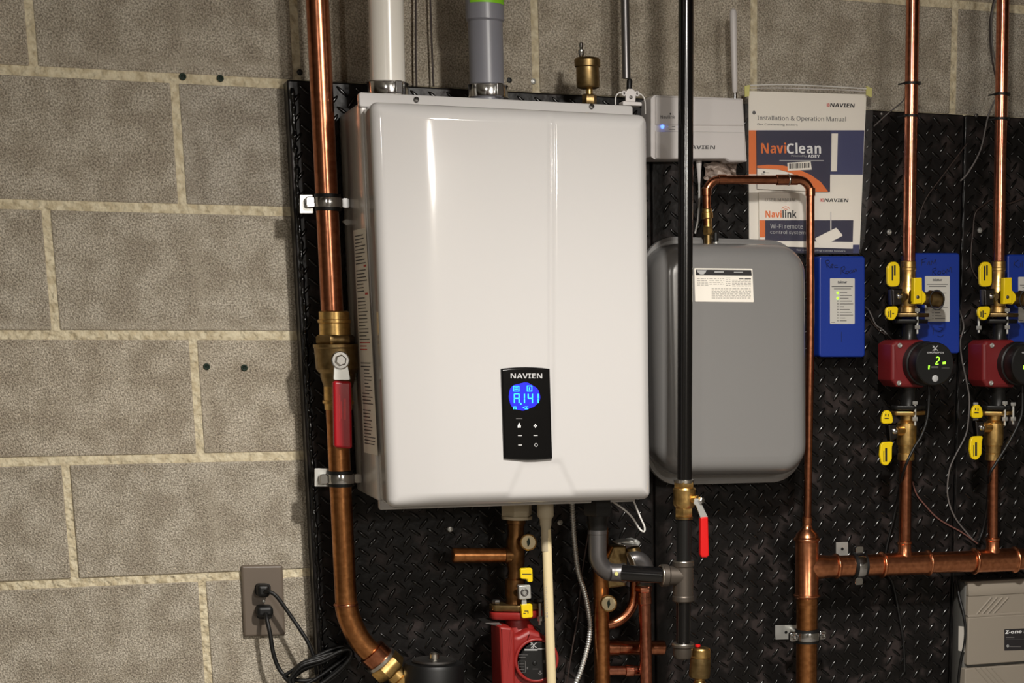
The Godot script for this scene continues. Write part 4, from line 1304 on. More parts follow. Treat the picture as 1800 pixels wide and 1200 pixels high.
# ---------------------------------------------------------------- the tank
func tank() -> void:
	var zb := BOARD
	var zr := 0.105
	var zf := 0.196
	var rim := pix([[1128, 414], [1408, 424], [1412, 846], [1138, 853]], zr)
	var o := thing("grey_expansion_tank", "flat grey steel expansion tank with rounded corners, right of the boiler", "tank", Vector3(P(1275, 850, zr).x, P(1275, 850, zr).y, zb))
	var outer := rounded(rim, R(1275, 600, zr, 62), 10)
	part(o, "back_shell", G.new().loft(outer, Transform3D(), PackedVector2Array([Vector2(0.02, zb + 0.001), Vector2(0.006, zb + 0.02), Vector2(0.006, zr - 0.018), Vector2(0, zr - 0.014), Vector2(-0.001, zr - 0.007), Vector2(0, zr), Vector2(0.006, zr + 0.003)])), M.tank_grey)
	var face := pix([[1136, 428], [1404, 430], [1406, 832], [1146, 835]], zr + 0.03)
	var prof := PackedVector2Array([Vector2(0, zr - 0.002), Vector2(0, zr + 0.045)])
	for i in range(1, 9):
		var a := deg_to_rad(i * 11.0)
		prof.append(Vector2(0.030 * (1 - cos(a)), zr + 0.045 + 0.045 * sin(a)))
	prof.append(Vector2(0.036, zf - 0.0005))
	part(o, "front_shell", G.new().loft(rounded(face, R(1275, 600, zr, 54), 10), Transform3D(), prof), M.tank_grey)
	part(o, "air_valve", turned([[1258, 431, 7], [1258, 424, 7], [1258, 423, 11], [1258, 409, 11], [1258, 407, 7]], zr + 0.03, 16), M.rubber)
	part(o, "valve_nut", turned([[1258.5, 431, 8], [1258.5, 428, 10], [1258.5, 425, 9]], zr + 0.032, 16), M.zinc)
	var z := zf + 0.0008
	var s := part(o, "rating_label", plate([[1220.5, 471], [1322.5, 472], [1325, 531], [1222, 530]], zf - 0.0005, z, 1.5), M.paper, "white rating label with dark band")
	z += 0.0003
	part(s, "dark_band", plate([[1223, 473.5], [1320.5, 474.5], [1321.5, 484.5], [1223, 483.5]], zf, z), M.ink_dark)
	z += 0.0003
	part(s, "round_emblem", G.new().slab(pix([[1224.5, 474.5], [1242, 474.7], [1240, 479], [1236.5, 482.4], [1231, 482.2], [1227, 479]], z), Transform3D(Basis(), Vector3(0, 0, z - 0.0003)), 0.0003), M.ink_silver)
	print_on(s, "band_print", [[1256, 476.6, 1272, 478.8], [1290, 477.5, 1306, 478.8]], z, M.ink_silver)
	z -= 0.0003
	var list := []
	for e in [[1225, 488, 1245, 503, 4], [1247, 488, 1273, 501, 4], [1276, 487, 1284, 503, 5], [1287, 491, 1320, 504, 5], [1251, 506, 1320, 525, 8]]:
		for i in int(e[4]):
			var y: float = lerpf(e[1], e[3], (i + 0.3) / e[4])
			var x: float = e[0]
			while x < e[2] - 1:
				var w: float = minf(rng.randf_range(2.0, 7.0), e[2] - x)
				list.append([x, y, x + w, y + 1.0])
				x += w + rng.randf_range(0.8, 2.2)
	print_on(s, "small_print", list, z, M.print_pale)
	print_on(s, "bold_print", [[1299, 488.4, 1307, 490.4], [1309, 488.6, 1320, 490.6]], z, M.ink_grey)

# ---------------------------------------------------------------- papers in the clear bag
func papers() -> void:
	var z := 0.048
	var o := thing("installation_manual", "white manual with blue band reading Installation & Operation Manual in the clear bag", "manual", P(1415, 420, z))
	var s := part(o, "cover_sheet", plate([[1316, 160], [1523, 166], [1511, 438], [1317, 420]], z - 0.003, z, 1.0), M.paper)
	z += 0.0003
	part(s, "orange_block", plate([[1316.3, 229], [1329.5, 229], [1329.5, 306], [1316.3, 306]], z - 0.0003, z), M.ink_orange)
	part(s, "blue_band", plate([[1329.5, 229], [1519.5, 229], [1516.5, 307], [1329.5, 306]], z - 0.0003, z), M.slate_blue)
	part(s, "dark_foot", plate([[1317.5, 430], [1511, 430], [1510, 445], [1317.5, 445]], z - 0.0003, z), M.slate_blue)
	words(s, "Installation & Operation Manual", 1331.5, 208, 1487, 210.5, 10.5, z, M.ink_grey)
	words(s, "Gas Condensing Boilers", 1331, 218.5, 1402, 220, 4.6, z, M.ink_grey)
	words(s, "NAVIEN", 1459.5, 184.6, 1502, 185.6, 6.6, z, M.ink_dark, true, 0.15)
	words(s, "KD", 1453.5, 184.6, 1458.5, 184.6, 6.0, z, M.ink_red, true)
	part(s, "punch_hole", G.new().lathe(P(1325.5, 198, z), Vector3.BACK, PackedVector2Array([Vector2(0.0033, -0.0002), Vector2(0.0033, 0.0002)]), 14), M.ink_grey)
	# the cleaning booklet
	z = 0.0515
	o = thing("cleaning_booklet", "dark blue booklet reading NaviClean with orange arc and barcode sticker", "booklet", P(1395, 337, z))
	s = part(o, "booklet_cover", plate([[1330, 230], [1460, 230], [1459, 337], [1331, 332]], z - 0.003, z, 1.0), M.navy)
	z += 0.0003
	var arc := [[1331, 291], [1350, 289.5], [1375, 290.5], [1400, 296], [1425, 307], [1443, 320], [1456, 337], [1428, 337], [1420, 322], [1408, 312], [1390, 304], [1370, 298], [1331, 295]]
	part(s, "orange_arc", G.new().slab(pix(arc, z), Transform3D(Basis(), Vector3(0, 0, z - 0.0003)), 0.0003), M.ink_orange)
	part(s, "picture_patch", plate([[1331, 296], [1368, 298], [1390, 304], [1408, 313], [1420, 330], [1420, 336], [1331, 332]], z - 0.0003, z), M.paper)
	words(s, "Navi", 1338, 260, 1382, 260, 19, z, M.ink_orange, true)
	words(s, "Clean", 1383, 260.5, 1443, 260.5, 19, z, M.ink_white, true)
	words(s, "Powered by", 1391, 274, 1418, 274.5, 4.5, z, M.ink_silver)
	words(s, "ADEY", 1420, 274.5, 1441, 274.5, 5, z, M.ink_white, true)
	print_on(s, "small_print", [[1370, 281.5, 1448, 282.9]], z, M.ink_silver)
	print_on(s, "cover_print", [[1341, 301, 1345, 304], [1338, 305, 1344, 306], [1345, 303, 1352, 304]], z, M.ink_grey)
	z += 0.0004
	var st := part(s, "barcode_sticker", plate([[1384, 286], [1425, 283.5], [1427, 298], [1385, 300]], z - 0.0003, z), M.paper, "white barcode sticker")
	var bars := []
	var x := 1387.0
	while x < 1423:
		var w := rng.randf_range(0.7, 2.0)
		bars.append([x, 287.5 - (x - 1387) * 0.05, x + w, 296.5 - (x - 1387) * 0.05])
		x += w + rng.randf_range(0.7, 1.5)
	print_on(st, "barcode", bars, z + 0.0002, M.ink_dark)
	part(o, "white_page_edge", plate([[1462, 234.5], [1473, 234.5], [1471, 301], [1461, 301]], 0.049, 0.051), M.paper)
	# the wireless manual
	z = 0.0535
	o = thing("wireless_manual", "white booklet reading Navilink, lowest in the clear bag", "booklet", P(1420, 438, z))
	s = part(o, "booklet_cover", plate([[1334, 338], [1504, 339], [1499, 437], [1335, 432]], z - 0.003, z, 1.0), M.paper)
	z += 0.0003
	part(s, "orange_block", plate([[1335, 387], [1345, 387], [1345, 417], [1335.5, 417]], z - 0.0003, z), M.ink_orange)
	part(s, "blue_band", plate([[1345, 387], [1500, 387], [1499, 425], [1345, 423]], z - 0.0003, z), M.navy)
	part(s, "dark_foot", plate([[1345, 434], [1500, 438], [1499, 446], [1345, 442]], z - 0.003, z - 0.0002), M.navy)
	words(s, "USER MANUAL", 1345, 351, 1400, 351, 5.5, z, M.print_pale)
	words(s, "NAVIEN", 1449.5, 351.6, 1491, 352, 6.2, z, M.ink_dark, true, 0.15)
	words(s, "KD", 1442.5, 351.5, 1448.5, 351.5, 6, z, M.ink_red, true)
	words(s, "Navi", 1345.5, 376, 1374, 376, 12.5, z, M.ink_orange, true)
	words(s, "link", 1375.5, 376, 1400, 376, 13.5, z, M.ink_dark, true)
	for i in 2:
		part(s, "signal_arc", G.new().tube(arc_points(1381, 371, 4.0 + i * 4.0, z), 0.0005, 6), M.ink_orange)
	z += 0.0003
	words(s, "Wi-Fi remote", 1354, 397, 1411, 398, 8.5, z, M.ink_silver)
	words(s, "control system", 1354, 408.5, 1416, 409.5, 8.0, z, M.ink_silver)
	part(s, "picture_box", plate([[1432, 419], [1470, 400], [1482, 414], [1443, 434]], z - 0.0003, z, 2.0), M.paper, "printed white device picture")
	part(s, "picture_antenna", plate([[1459.5, 372], [1461.5, 372], [1461.5, 406], [1459.5, 406]], z - 0.0003, z), M.white_plastic)
	words(s, "for condensing combi boilers", 1400, 439.5, 1486, 441.5, 4, z, M.ink_silver)
	# the bag
	var bz := 0.058
	o = thing("clear_document_bag", "clear plastic bag holding the manuals, taped to wall and board top", "bag", P(1420, 446, BOARD))
	var out := [[1309, 148], [1330, 143], [1420, 142], [1530, 148], [1535, 190], [1531, 300], [1520, 420], [1512, 446], [1400, 446], [1317, 430], [1312, 300]]
	part(o, "clear_sheet", plate(out, bz - 0.0004, bz, 3.0), M.film)
	part(o, "zip_strip", G.new().tube(smooth(line([[1318, 150], [1370, 148.5], [1420, 150], [1470, 152.5], [1523, 156]], bz + 0.0006)), 0.0012, 6), M.wire_white)
	part(o, "zip_strip", G.new().tube(smooth(line([[1318, 155], [1370, 154.5], [1420, 156], [1470, 157.5], [1522, 161]], bz + 0.0006)), 0.0008, 6), M.white_plastic)
	for e in [[[1309, 151], [1318, 149], [1317, 169], [1309.5, 170]], [[1523, 151], [1533, 155], [1532.5, 171], [1523, 167]]]:
		part(o, "tape", plate(e, bz - 0.002, bz + 0.0008, 0.5), M.tape_yellow, "pale yellow tape")
	# crumpled film hanging under the wireless box
	var g := G.new()
	var c := []
	for j in 7:
		for i in 10:
			c.append(P(1238 + i * 6.3 + rng.randf_range(-2, 2), 284 + j * 5.0 + rng.randf_range(-1.5, 1.5) + absf(i - 4.5) * 0.6, 0.062 + rng.randf_range(-0.012, 0.012)))
	for j in 6:
		for i in 9:
			var q := [c[j * 10 + i], c[j * 10 + i + 1], c[j * 10 + i + 11], c[j * 10 + i + 10]]
			for t in [[0, 1, 2], [0, 2, 3]]:
				var nn: Vector3 = (q[t[1]] - q[t[0]]).cross(q[t[2]] - q[t[0]]).normalized()
				g.flat([q[t[0]], q[t[1]], q[t[2]]], nn if nn.z > 0 else -nn)
	o = thing("crumpled_film", "crumpled beige plastic film between the wireless box and the thin copper tube", "plastic film", P(1266, 300, 0.04))
	part(o, "film_sheet", g, M.foil)

func arc_points(px: float, py: float, r: float, z: float) -> PackedVector3Array:
	var p := PackedVector3Array()
	for i in 9:
		var a := deg_to_rad(-150 + i * 15.0)
		p.append(P(px + r * cos(a), py + r * sin(a), z))
	return p

func router() -> void:
	var z := 0.099
	var o := thing("wireless_control_box", "white wireless control box with antenna, behind the tall black pipe", "control box", P(1228, 280, BOARD))
	part(o, "housing", plate([[1144, 173], [1150, 167], [1306, 173], [1313, 284], [1282, 284.5], [1274, 279.5], [1150, 280], [1144, 275]], BOARD, z, 2.0, 0.0012), M.white_plastic)
	var upper := part(o, "upper_lid", plate([[1152, 169], [1305, 174.5], [1309, 221], [1152, 220]], z - 0.002, z + 0.0025, 2.0, 0.002), M.white_plastic)
	part(o, "lower_lid", plate([[1152, 230], [1309.5, 232], [1311.5, 283], [1283, 283], [1275, 278.5], [1152, 278.5]], z - 0.002, z + 0.0025, 2.0, 0.002), M.white_plastic)
	var zp := z + 0.0005
	words(o, "Navilink", 1161, 205.5, 1186.5, 205.5, 6, z + 0.0028, M.ink_grey)
	part(upper, "signal_mark", G.new().torus(P(1178.5, 200, z + 0.0027), Vector3.BACK, 0.0013, 0.0003, 10), M.ink_grey)
	part(o, "status_light", G.new().ball(P(1164.5, 222.5, z + 0.0015), 0.0032, 12), M.led_blue, "blue lit status lamp")
	part(o, "second_light", G.new().ball(P(1175, 222.5, z + 0.001), 0.0022, 10), M.ink_white)
	print_on(o, "small_print", [[1176, 227, 1187, 228], [1181, 222, 1187, 223]], zp, M.ink_grey)
	words(o, "NAVIEN", 1204, 258.5, 1257, 258.8, 6.5, z + 0.0028, M.ink_grey, true, 0.1)
	var za := 0.074
	part(o, "antenna", turned([[1292, 174, 6], [1291.8, 164, 6.5], [1291.6, 158, 10], [1291, 120, 11.5], [1289.5, 60, 13], [1288.8, 24, 13.5], [1288.7, 18, 11], [1288.6, 15.5, 5]], za, 20), M.white_plastic)
	part(o, "antenna_base", turned([[1292.2, 176, 9], [1292, 167, 8], [1291.9, 161, 7]], za, 16), M.chrome)
	var p := smooth(line([[1229, 322, 0.076], [1229, 350, 0.074], [1227, 385, 0.064], [1222, 410, 0.055]]))
	o = thing("white_power_cord", "white cord hanging from the underside of the wireless control box", "cord", P(1228, 300, 0.06))
	part(o, "strain_relief", turned([[1228.3, 279, 11], [1228.5, 283, 11.5], [1229, 322, 4.5]], 0.076, 14), M.white_plastic)
	part(o, "cord", G.new().tube(p, R(1228, 340, 0.06, 1.9), 8), M.wire_white)

# ---------------------------------------------------------------- copper on the right
func right_copper() -> void:
	var z := 0.125
	var r := R(1420, 600, z, 7.4)
	var o := thing("thin_copper_tube", "thin copper tube rising from the tank top, across and down to the header", "pipe", P(1419, 930, z))
	part(o, "tube", G.new().tube(bend(line([[1243, 396], [1241.5, 316], [1424.5, 316], [1424.5, 600], [1419, 926]], z), 0.024, 8), r, 24), M.copper)
	for e in [[1241.8, 344, 1241.8, 330], [1262, 315.5, 1276, 315.5], [1402, 316, 1388, 316], [1424.5, 330, 1424.5, 345]]:
		part(o, "solder_socket", turned([[e[0], e[1], 15.6], [e[0] + (e[2] - e[0]) * 0.05, e[1] + (e[3] - e[1]) * 0.05, 18.4], [e[0] + (e[2] - e[0]) * 0.95, e[1] + (e[3] - e[1]) * 0.95, 18.4], [e[2], e[3], 15.6]], z, 24), M.copper)
	part(o, "solder_bead", G.new().torus(P(1386, 316, z), Vector3.RIGHT, r * 1.15, 0.0018, 20), M.solder)
	part(o, "coupling", turned([[1364, 316, 15.5], [1365, 316, 19], [1384, 316, 19], [1386, 316, 15.5]], z, 24), M.copper)
	part(o, "brass_adapter", turned([[1242.5, 366, 15.5], [1242.5, 368, 18], [1243, 373, 18], [1243, 374, 21], [1243, 383, 21], [1243, 385, 16], [1244, 399, 16]], z, 20), M.brass)
	part(o, "adapter_nut", hexagon([1244.5, 398], [1244.5, 413], 19, z), M.brass)
	part(o, "tank_stub", turned([[1244.5, 412, 14], [1244.5, 432, 14]], z, 16), M.brass_old)
	# tee and downpipe
	z = 0.125
	o = thing("copper_header", "thick copper downpipe with tee and level header pipe under the zone risers", "pipe", P(1418, 1000, z))
	var c := 1418.5
	part(o, "reducer", turned([[1419, 908, 15], [1419, 909, 17.5], [1419, 918, 17.5], [1418.8, 920, 16], [1418.8, 926, 17], [1418.6, 931, 24], [1418.6, 938, 38], [1418.5, 944, 41]], z, 32), M.copper_bright)
	part(o, "tee_body", turned([[c, 943, 40], [c, 945, 44.5], [c, 950, 44.5], [c, 952, 41.5], [c, 1042, 41], [c, 1044, 43], [c, 1049, 43], [c, 1051, 39]], z, 40), M.copper_bright)
	part(o, "tee_collar", turned([[c, 1050, 38], [c, 1060, 38.5], [c, 1062, 36.5]], z, 36), M.copper_dull)
	var a := P(c, 1055, z)
	var b := P(1417.5, 1205, z)
	part(o, "downpipe", G.new().tube(PackedVector3Array([a, reach(a, b, 0.0)]), R(c, 1100, z, 18.4), 36), M.copper_dull)
	part(o, "tee_branch", turned([[1419, 996.5, 40], [1440, 996, 44], [1452, 995.5, 39], [1466, 995, 39], [1467, 995, 43], [1472, 995, 43], [1474, 995, 38]], z, 36), M.copper_bright)
	a = P(1470, 995.2, z)
	b = P(1800, 982.5, z)
	part(o, "header_pipe", G.new().tube(PackedVector3Array([a, a + (b - a) * 1.35]), R(1600, 990, z, 18.6), 36), M.copper_bright)
	for e in [[1553, 1628, 1590], [1715, 1781, 1745]]:
		var f := func(x: float) -> float: return 995.2 - (x - 1470.0) * 0.0385
		var l := []
		for q in [[e[0] - 6, 38], [e[0] - 5, 43.5], [e[0] - 0.5, 43.5], [e[0] + 1, 40], [e[1] - 1, 40], [e[1] + 0.5, 43.5], [e[1] + 5, 43.5], [e[1] + 6, 38]]:
			l.append([q[0], f.call(q[0]), q[1]])
		part(o, "header_tee", turned(l, z, 36), M.copper_bright)
		var y: float = f.call(e[2])
		part(o, "tee_riser", turned([[e[2], y, 36], [e[2], y - 18, 27], [e[2], y - 24, 23], [e[2], y - 34, 23], [e[2], y - 35.5, 26], [e[2], y - 39, 26], [e[2], y - 40, 20]], z, 28), M.copper_bright)
	for q in [[c, 947.5, Vector3.UP, 22.0], [c, 1046.5, Vector3.UP, 21.4], [1469.5, 995, b - a, 20.6]]:
		part(o, "socket_bead", G.new().torus(P(q[0], q[1], z), q[2], R(q[0], q[1], z, q[3] - 0.5), R(q[0], q[1], z, 2.6), 40), M.copper_bright)
	for x in [1550.0, 1631.0, 1712.5, 1783.5]:
		part(o, "socket_bead", G.new().torus(P(x, 995.2 - (x - 1470.0) * 0.0385, z), b - a, R(x, 990, z, 20.4), R(x, 990, z, 2.8), 40), M.copper_bright)
	pipe_clamp("zinc clamp on the thick copper downpipe below the tee", P(1419, 1117, z), Vector3.UP, R(c, 1100, z, 18.4), Vector3.RIGHT, [[1363, 1099], [1400, 1098], [1400, 1123], [1363, 1124]], BOARD)
	pipe_clamp("zinc clamp standing upright round the level copper header", P(1509, 993.5, z), b - a, R(1600, 990, z, 18.6), Vector3.UP, [[1470, 953], [1491, 952], [1491, 976], [1470, 976]], BOARD)

# a yellow lever tab of the zone valves with its dark slot
func tab(o: Node3D, list: Array, z: float, slot: Array) -> void:
	var y := part(o, "yellow_lever", plate(list, z - 0.006, z, 8.0, 0.0015), M.yellow, "yellow plastic lever end")
	for e in slot:
		part(y, "slot", plate(rect(e[0], e[1], e[2], e[3]), z - 0.0002, z + 0.0003, 0.5), M.ink_dark)

func zone(dx: float, dy: float, side: String, where: String) -> void:
	var z := 0.125
	var cx := 1597.0 + dx
	var k := 0.97 if dx > 0.0 else 1.0
	# riser from the ceiling
	var a := P(1604.5 + dx * 1.003, 0, z)
	var b := P(1597.5 + dx * 1.0, 468 + dy, z)
	var r := R(1600, 300, z, 12.2 * k)
	var left := dx == 0.0
	var o := thing("riser_pipe", "tall bright copper riser pipe, left one of the two on the right boards" if left else "tall bright copper riser pipe nearest the right edge of the picture", "pipe", b, "")
	part(o, "pipe", G.new().tube(PackedVector3Array([reach(a, b, TOP), b]), r, 32), M.copper_red)
	for e in ([143.0, 200.0] if left else [162.0, 205.0]):
		var t: float = e / 468.0
		var q := a.lerp(b, t)
		var ct := thing("cable_tie", "black cable tie round the %s copper riser, %s of its two" % ["left" if left else "right-hand", "upper" if e < 180 else "lower"], "cable tie", q, "")
		part(ct, "strap", G.new().lathe(q - Vector3(0, 0.0022, 0), Vector3.UP, PackedVector2Array([Vector2(r, 0), Vector2(r + 0.0014, 0), Vector2(r + 0.0014, 0.0044), Vector2(r, 0.0044)]), 28), M.rubber)
		part(ct, "lock_head", G.new().slab(box2(0.008, 0.006, 0.001, 2), Transform3D(Basis(), q + Vector3(r * 0.9, 0, r * 0.3)), 0.005, 0.001), M.rubber)
		part(ct, "tail", G.new().tube(PackedVector3Array([q + Vector3(-r, 0, 0), q + Vector3(-r - 0.010, -0.002, -0.01)]), 0.0015, 6), M.rubber)
	# upper valve
	o = thing("upper_zone_valve", "brass valve with three yellow levers and drain above the %s riser pump" % ["left" if left else "right-hand"], "valve", P(cx, 540, z), "")
	part(o, "socket", turned([[cx, 458, 23 * k], [cx, 460, 27 * k], [cx, 470, 27 * k], [cx, 471, 29 * k], [cx, 475, 29 * k], [cx, 476, 26 * k], [cx, 492, 25 * k], [cx, 500, 32 * k], [cx, 504, 33 * k]], z, 28), M.brass)
	part(o, "body", turned([[cx, 502, 32 * k], [cx - 0.5, 508, 36 * k], [cx - 0.5, 528, 37 * k], [cx - 1, 535, 30 * k], [cx - 1, 538, 29 * k], [cx - 1, 540, 34 * k], [cx - 1, 549, 34 * k], [cx - 1, 550, 30 * k], [cx - 1, 553, 32 * k]], z, 28), M.brass)
	part(o, "flange", flange(1602 + dx, 557, z), M.brass_old)
	var zl := z + 0.032
	part(o, "drain_outlet", turned([[1600 + dx, 522, 24 * k], [1632 + dx, 525, 22 * k], [1633 + dx, 525, 30 * k], [1650 + dx, 526.5, 30 * k], [1652 + dx, 526.5, 27 * k], [1656 + dx, 527, 22 * k], [1657 + dx, 527, 8]], zl - 0.008, 24), M.brass_old)
	var loop := PackedVector3Array()
	for i in 25:
		var t := TAU * i / 24
		loop.append(P(1647 + dx + 12.5 * cos(t), 527 + 17 * sin(t), zl + 0.012 + 0.006 * cos(t)))
	part(o, "cap_strap", G.new().tube(loop, 0.0013, 8), M.rubber, "black cap strap")
	part(o, "drain_stem", G.new().tube(PackedVector3Array([P(1612 + dx, 522, z), P(1613 + dx, 522, zl)]), 0.007, 14), M.brass)
	part(o, "drain_lever", plate([[1607 + dx, 488], [1621 + dx, 487.5], [1621.5 + dx, 533], [1606 + dx, 534.5]], zl - 0.004, zl + 0.008, 1.5, 0.0015), M.yellow, "yellow drain lever")
	part(o, "drain_lever_hub", plate([[1614 + dx, 512], [1622 + dx, 510], [1628 + dx, 518], [1628 + dx, 528], [1622 + dx, 535], [1614 + dx, 534]], zl - 0.003, zl + 0.005, 3.0, 0.0015), M.yellow)
	part(o, "drain_screw", G.new().lathe(P(1612.5 + dx, 522, zl + 0.007), Vector3.BACK, PackedVector2Array([Vector2(0.0032, 0), Vector2(0.0032, 0.002), Vector2(0.0012, 0.0025)]), 12), M.steel_dull)
	var sx := 1568.0 + dx + (4.0 if not left else 0.0)
	part(o, "lever_stem", G.new().tube(PackedVector3Array([P(cx, 521, z), P(sx + 18, 521, z + 0.016)]), 0.0085, 14), M.brass_old)
	part(o, "lever_bracket", plate([[sx, 507], [sx + 20, 507], [sx + 19, 536], [sx + 1, 538]], z + 0.010, z + 0.028, 3.0, 0.003), M.steel_dark, "grey metal lever hub")
	screw_head(o, P(sx + 13, 520, z + 0.0275), 0.0055, M.chrome)
	var s := 4.0 if not left else 0.0
	tab(o, [[1560 + dx + s, 470], [1566 + dx + s, 460], [1577 + dx + s, 460], [1582 + dx + s, 468], [1582 + dx + s, 503], [1561 + dx + s, 504]], z + 0.032, [[1567.5 + dx + s, 467, 1570 + dx + s, 493], [1571.5 + dx + s, 466, 1574.5 + dx + s, 484]])
	tab(o, [[1558 + dx + s, 539], [1580 + dx + s, 538], [1578 + dx + s, 552], [1572 + dx + s, 563], [1562 + dx + s, 562], [1557.5 + dx + s, 553]], z + 0.032, [[1561.5 + dx + s, 547, 1563.3 + dx + s, 557], [1565 + dx + s, 545.5, 1567 + dx + s, 558], [1568.5 + dx + s, 550, 1571.5 + dx + s, 552]])
	bolt(o, 1612.5 + dx, 543, 587, 575, z + 0.022)
	if not left:
		bolt(o, 1720.5, 545, 585, 576, z + 0.014)
	# pump
	var pc := P(1598 + dx, 639, z)
	o = thing("circulator_pump", "dark red circulator pump with round black face, green digit lit, on the left riser" if left else "dark red circulator pump cut off by the right edge of the picture", "pump", pc, "circulator pumps of the zone risers")
	part(o, "upper_flange", flange(1600 + dx, 568, z), M.iron_matt, "dark upper flange")
	part(o, "upper_neck", turned([[1599 + dx, 564, 30], [1599 + dx, 575, 26], [1599 + dx, 592, 26], [1599 + dx, 604, 40]], z, 24), M.iron_matt)
	part(o, "lower_neck", turned([[1597 + dx, 674, 40], [1597 + dx, 688, 26], [1597 + dx, 704, 26], [1597 + dx, 714, 30]], z, 24), M.iron_matt)
	part(o, "lower_flange", flange(1597 + dx, 719, z), M.iron_matt, "dark lower flange")

	part(o, "motor_body", plate([[1567 + dx + s * 0.6, 605], [1577 + dx, 598], [1600 + dx, 597], [1624 + dx, 597], [1634 + dx, 610], [1634 + dx, 668], [1624 + dx, 681], [1590 + dx, 681], [1577 + dx, 680], [1567 + dx + s * 0.6, 668]], z - 0.03, z + 0.028, 4.0, 0.006), M.red_pump)
	var fc := P(1644 + dx + (9.0 if not left else 0.0), 639.5, z + 0.083)
	var fr := R(1644, 640, z + 0.083, 38.5)
	part(o, "control_drum", G.new().lathe(Vector3(fc.x, fc.y, z + 0.027), Vector3.BACK, PackedVector2Array([Vector2(fr * 1.03, 0), Vector2(fr * 1.03, 0.018), Vector2(fr * 0.97, 0.020), Vector2(fr * 0.97, 0.024), Vector2(fr * 0.985, 0.026), Vector2(fr, 0.050), Vector2(fr * 0.985, 0.054), Vector2(fr * 0.94, 0.056)]), 56), M.black_plastic, "black drum-shaped control head")
	for e in [[1581, 607], [1579.5, 673]]:
		part(o, "body_screw", G.new().lathe(P(e[0] + dx + s, e[1], z + 0.027), Vector3.BACK, PackedVector2Array([Vector2(0.0045, 0), Vector2(0.0045, 0.003), Vector2(0.003, 0.0045), Vector2(0.0005, 0.004)]), 14), M.zinc)
	var fx := dx + (9.0 if not left else 0.0)
	var zf := z + 0.0834
	part(o, "emblem", emblem(1644 + fx, 612, 4.6, zf), M.ink_silver)
	words(o, "GRUNDFOS", 1629.5 + fx, 619.5, 1659 + fx, 619.5, 2.8, zf, M.ink_silver, true)
	print_on(o, "printed_mark", [[1637 + fx, 643.5, 1649 + fx, 646.5], [1655 + fx, 646, 1669 + fx, 647]], zf, M.ink_grey)
	if left:
		part(o, "lit_digit", G.new().tube(smooth(line([[1645.5, 628.8], [1648.5, 627.3], [1651, 629], [1650.3, 633], [1646, 637], [1645.2, 640], [1649.5, 639.8]], zf)), R(1647, 633, zf, 0.95), 6), M.led_green, "lit green digit 2")
	part(o, "lit_unit", G.new().slab(pix([[1657 + fx, 636], [1662.5 + fx, 635.5], [1662.5 + fx, 639.5], [1657 + fx, 640]], zf), Transform3D(Basis(), Vector3(0, 0, zf - 0.0003)), 0.0006), M.led_green)
	part(o, "lit_bar", G.new().slab(rounded(pix([[1632 + fx, 642], [1634.5 + fx, 642], [1633.5 + fx, 649], [1631.5 + fx, 649]], zf), 0.0005), Transform3D(Basis(), Vector3(0, 0, zf - 0.0003)), 0.0006), M.led_green)
	part(o, "push_button", G.new().lathe(P(1643.5 + fx, 665, zf - 0.001), Vector3.BACK, PackedVector2Array([Vector2(0.0062, 0), Vector2(0.0062, 0.0012), Vector2(0.005, 0.002), Vector2(0, 0.0022)]), 20), M.ink_silver)
	# lower valve
	var lx := 1595.0 + dx - (5.0 if not left else 0.0)
	o = thing("lower_zone_valve", "brass valve with hanging yellow lever below the pump of the %s riser" % ["left" if left else "right-hand"], "valve", P(lx, 760, z), "")
	part(o, "flange", flange(1596 + dx - (3.0 if not left else 0.0), 729, z), M.brass)
	part(o, "body", turned([[lx, 728, 26 * k], [lx, 738, 24 * k], [lx, 741, 31 * k], [lx, 744, 35 * k], [lx, 776, 36 * k], [lx - 0.5, 782, 34 * k], [lx - 1, 783, 30 * k], [lx - 1.5, 796, 27 * k], [lx - 2, 797, 30 * k], [lx - 2, 808, 30 * k], [lx - 2.5, 809, 23 * k]], z, 32), M.brass)
	var sy := 757.0 - (6.0 if not left else 0.0)
	part(o, "lever_stem", G.new().tube(PackedVector3Array([P(lx, sy, z), P(lx - 20, sy, z + 0.018)]), 0.009, 16), M.brass)
	part(o, "lever_bracket", plate([[lx - 34, sy - 12], [lx - 18, sy - 13], [lx - 16, sy + 12], [lx - 30, sy + 20]], z + 0.012, z + 0.026, 3.0, 0.003), M.steel_dark, "grey metal lever hub")
	screw_head(o, P(lx - 22, sy, z + 0.026), 0.006, M.chrome)
	var ty := 0.0 if left else -10.0
	tab(o, [[1550.5 + dx, 735 + ty], [1553 + dx, 724 + ty], [1560 + dx, 720 + ty], [1567 + dx, 724 + ty], [1570 + dx, 735 + ty], [1570 + dx, 744 + ty], [1551 + dx, 745 + ty]], z + 0.032, [[1555 + dx, 734 + ty, 1562.5 + dx, 736 + ty], [1556 + dx, 727 + ty, 1558 + dx, 731 + ty], [1560.5 + dx, 727 + ty, 1562 + dx, 732 + ty]])
	tab(o, [[1549 + dx, 777 + ty], [1571 + dx, 776 + ty], [1568.5 + dx, 785 + ty], [1568 + dx, 808 + ty], [1560 + dx, 819 + ty], [1550 + dx, 816 + ty], [1547 + dx, 800 + ty]], z + 0.032, [[1556 + dx, 787 + ty, 1559.5 + dx, 811 + ty], [1553 + dx, 792 + ty, 1554.3 + dx, 812 + ty]])
	bolt(o, 1608.5 + dx, 706, 748, 736, z + 0.022)
	if not left:
		bolt(o, 1715, 708, 746, 736, z + 0.014)
		bolt(o, 1781, 708, 746, 736, z + 0.02)
	# copper down to the header
	o = thing("lower_riser_pipe", "copper pipe from the %s lower valve down to the level header" % ["left" if left else "right-hand"], "pipe", P(1590 + dx, 960, z), "")
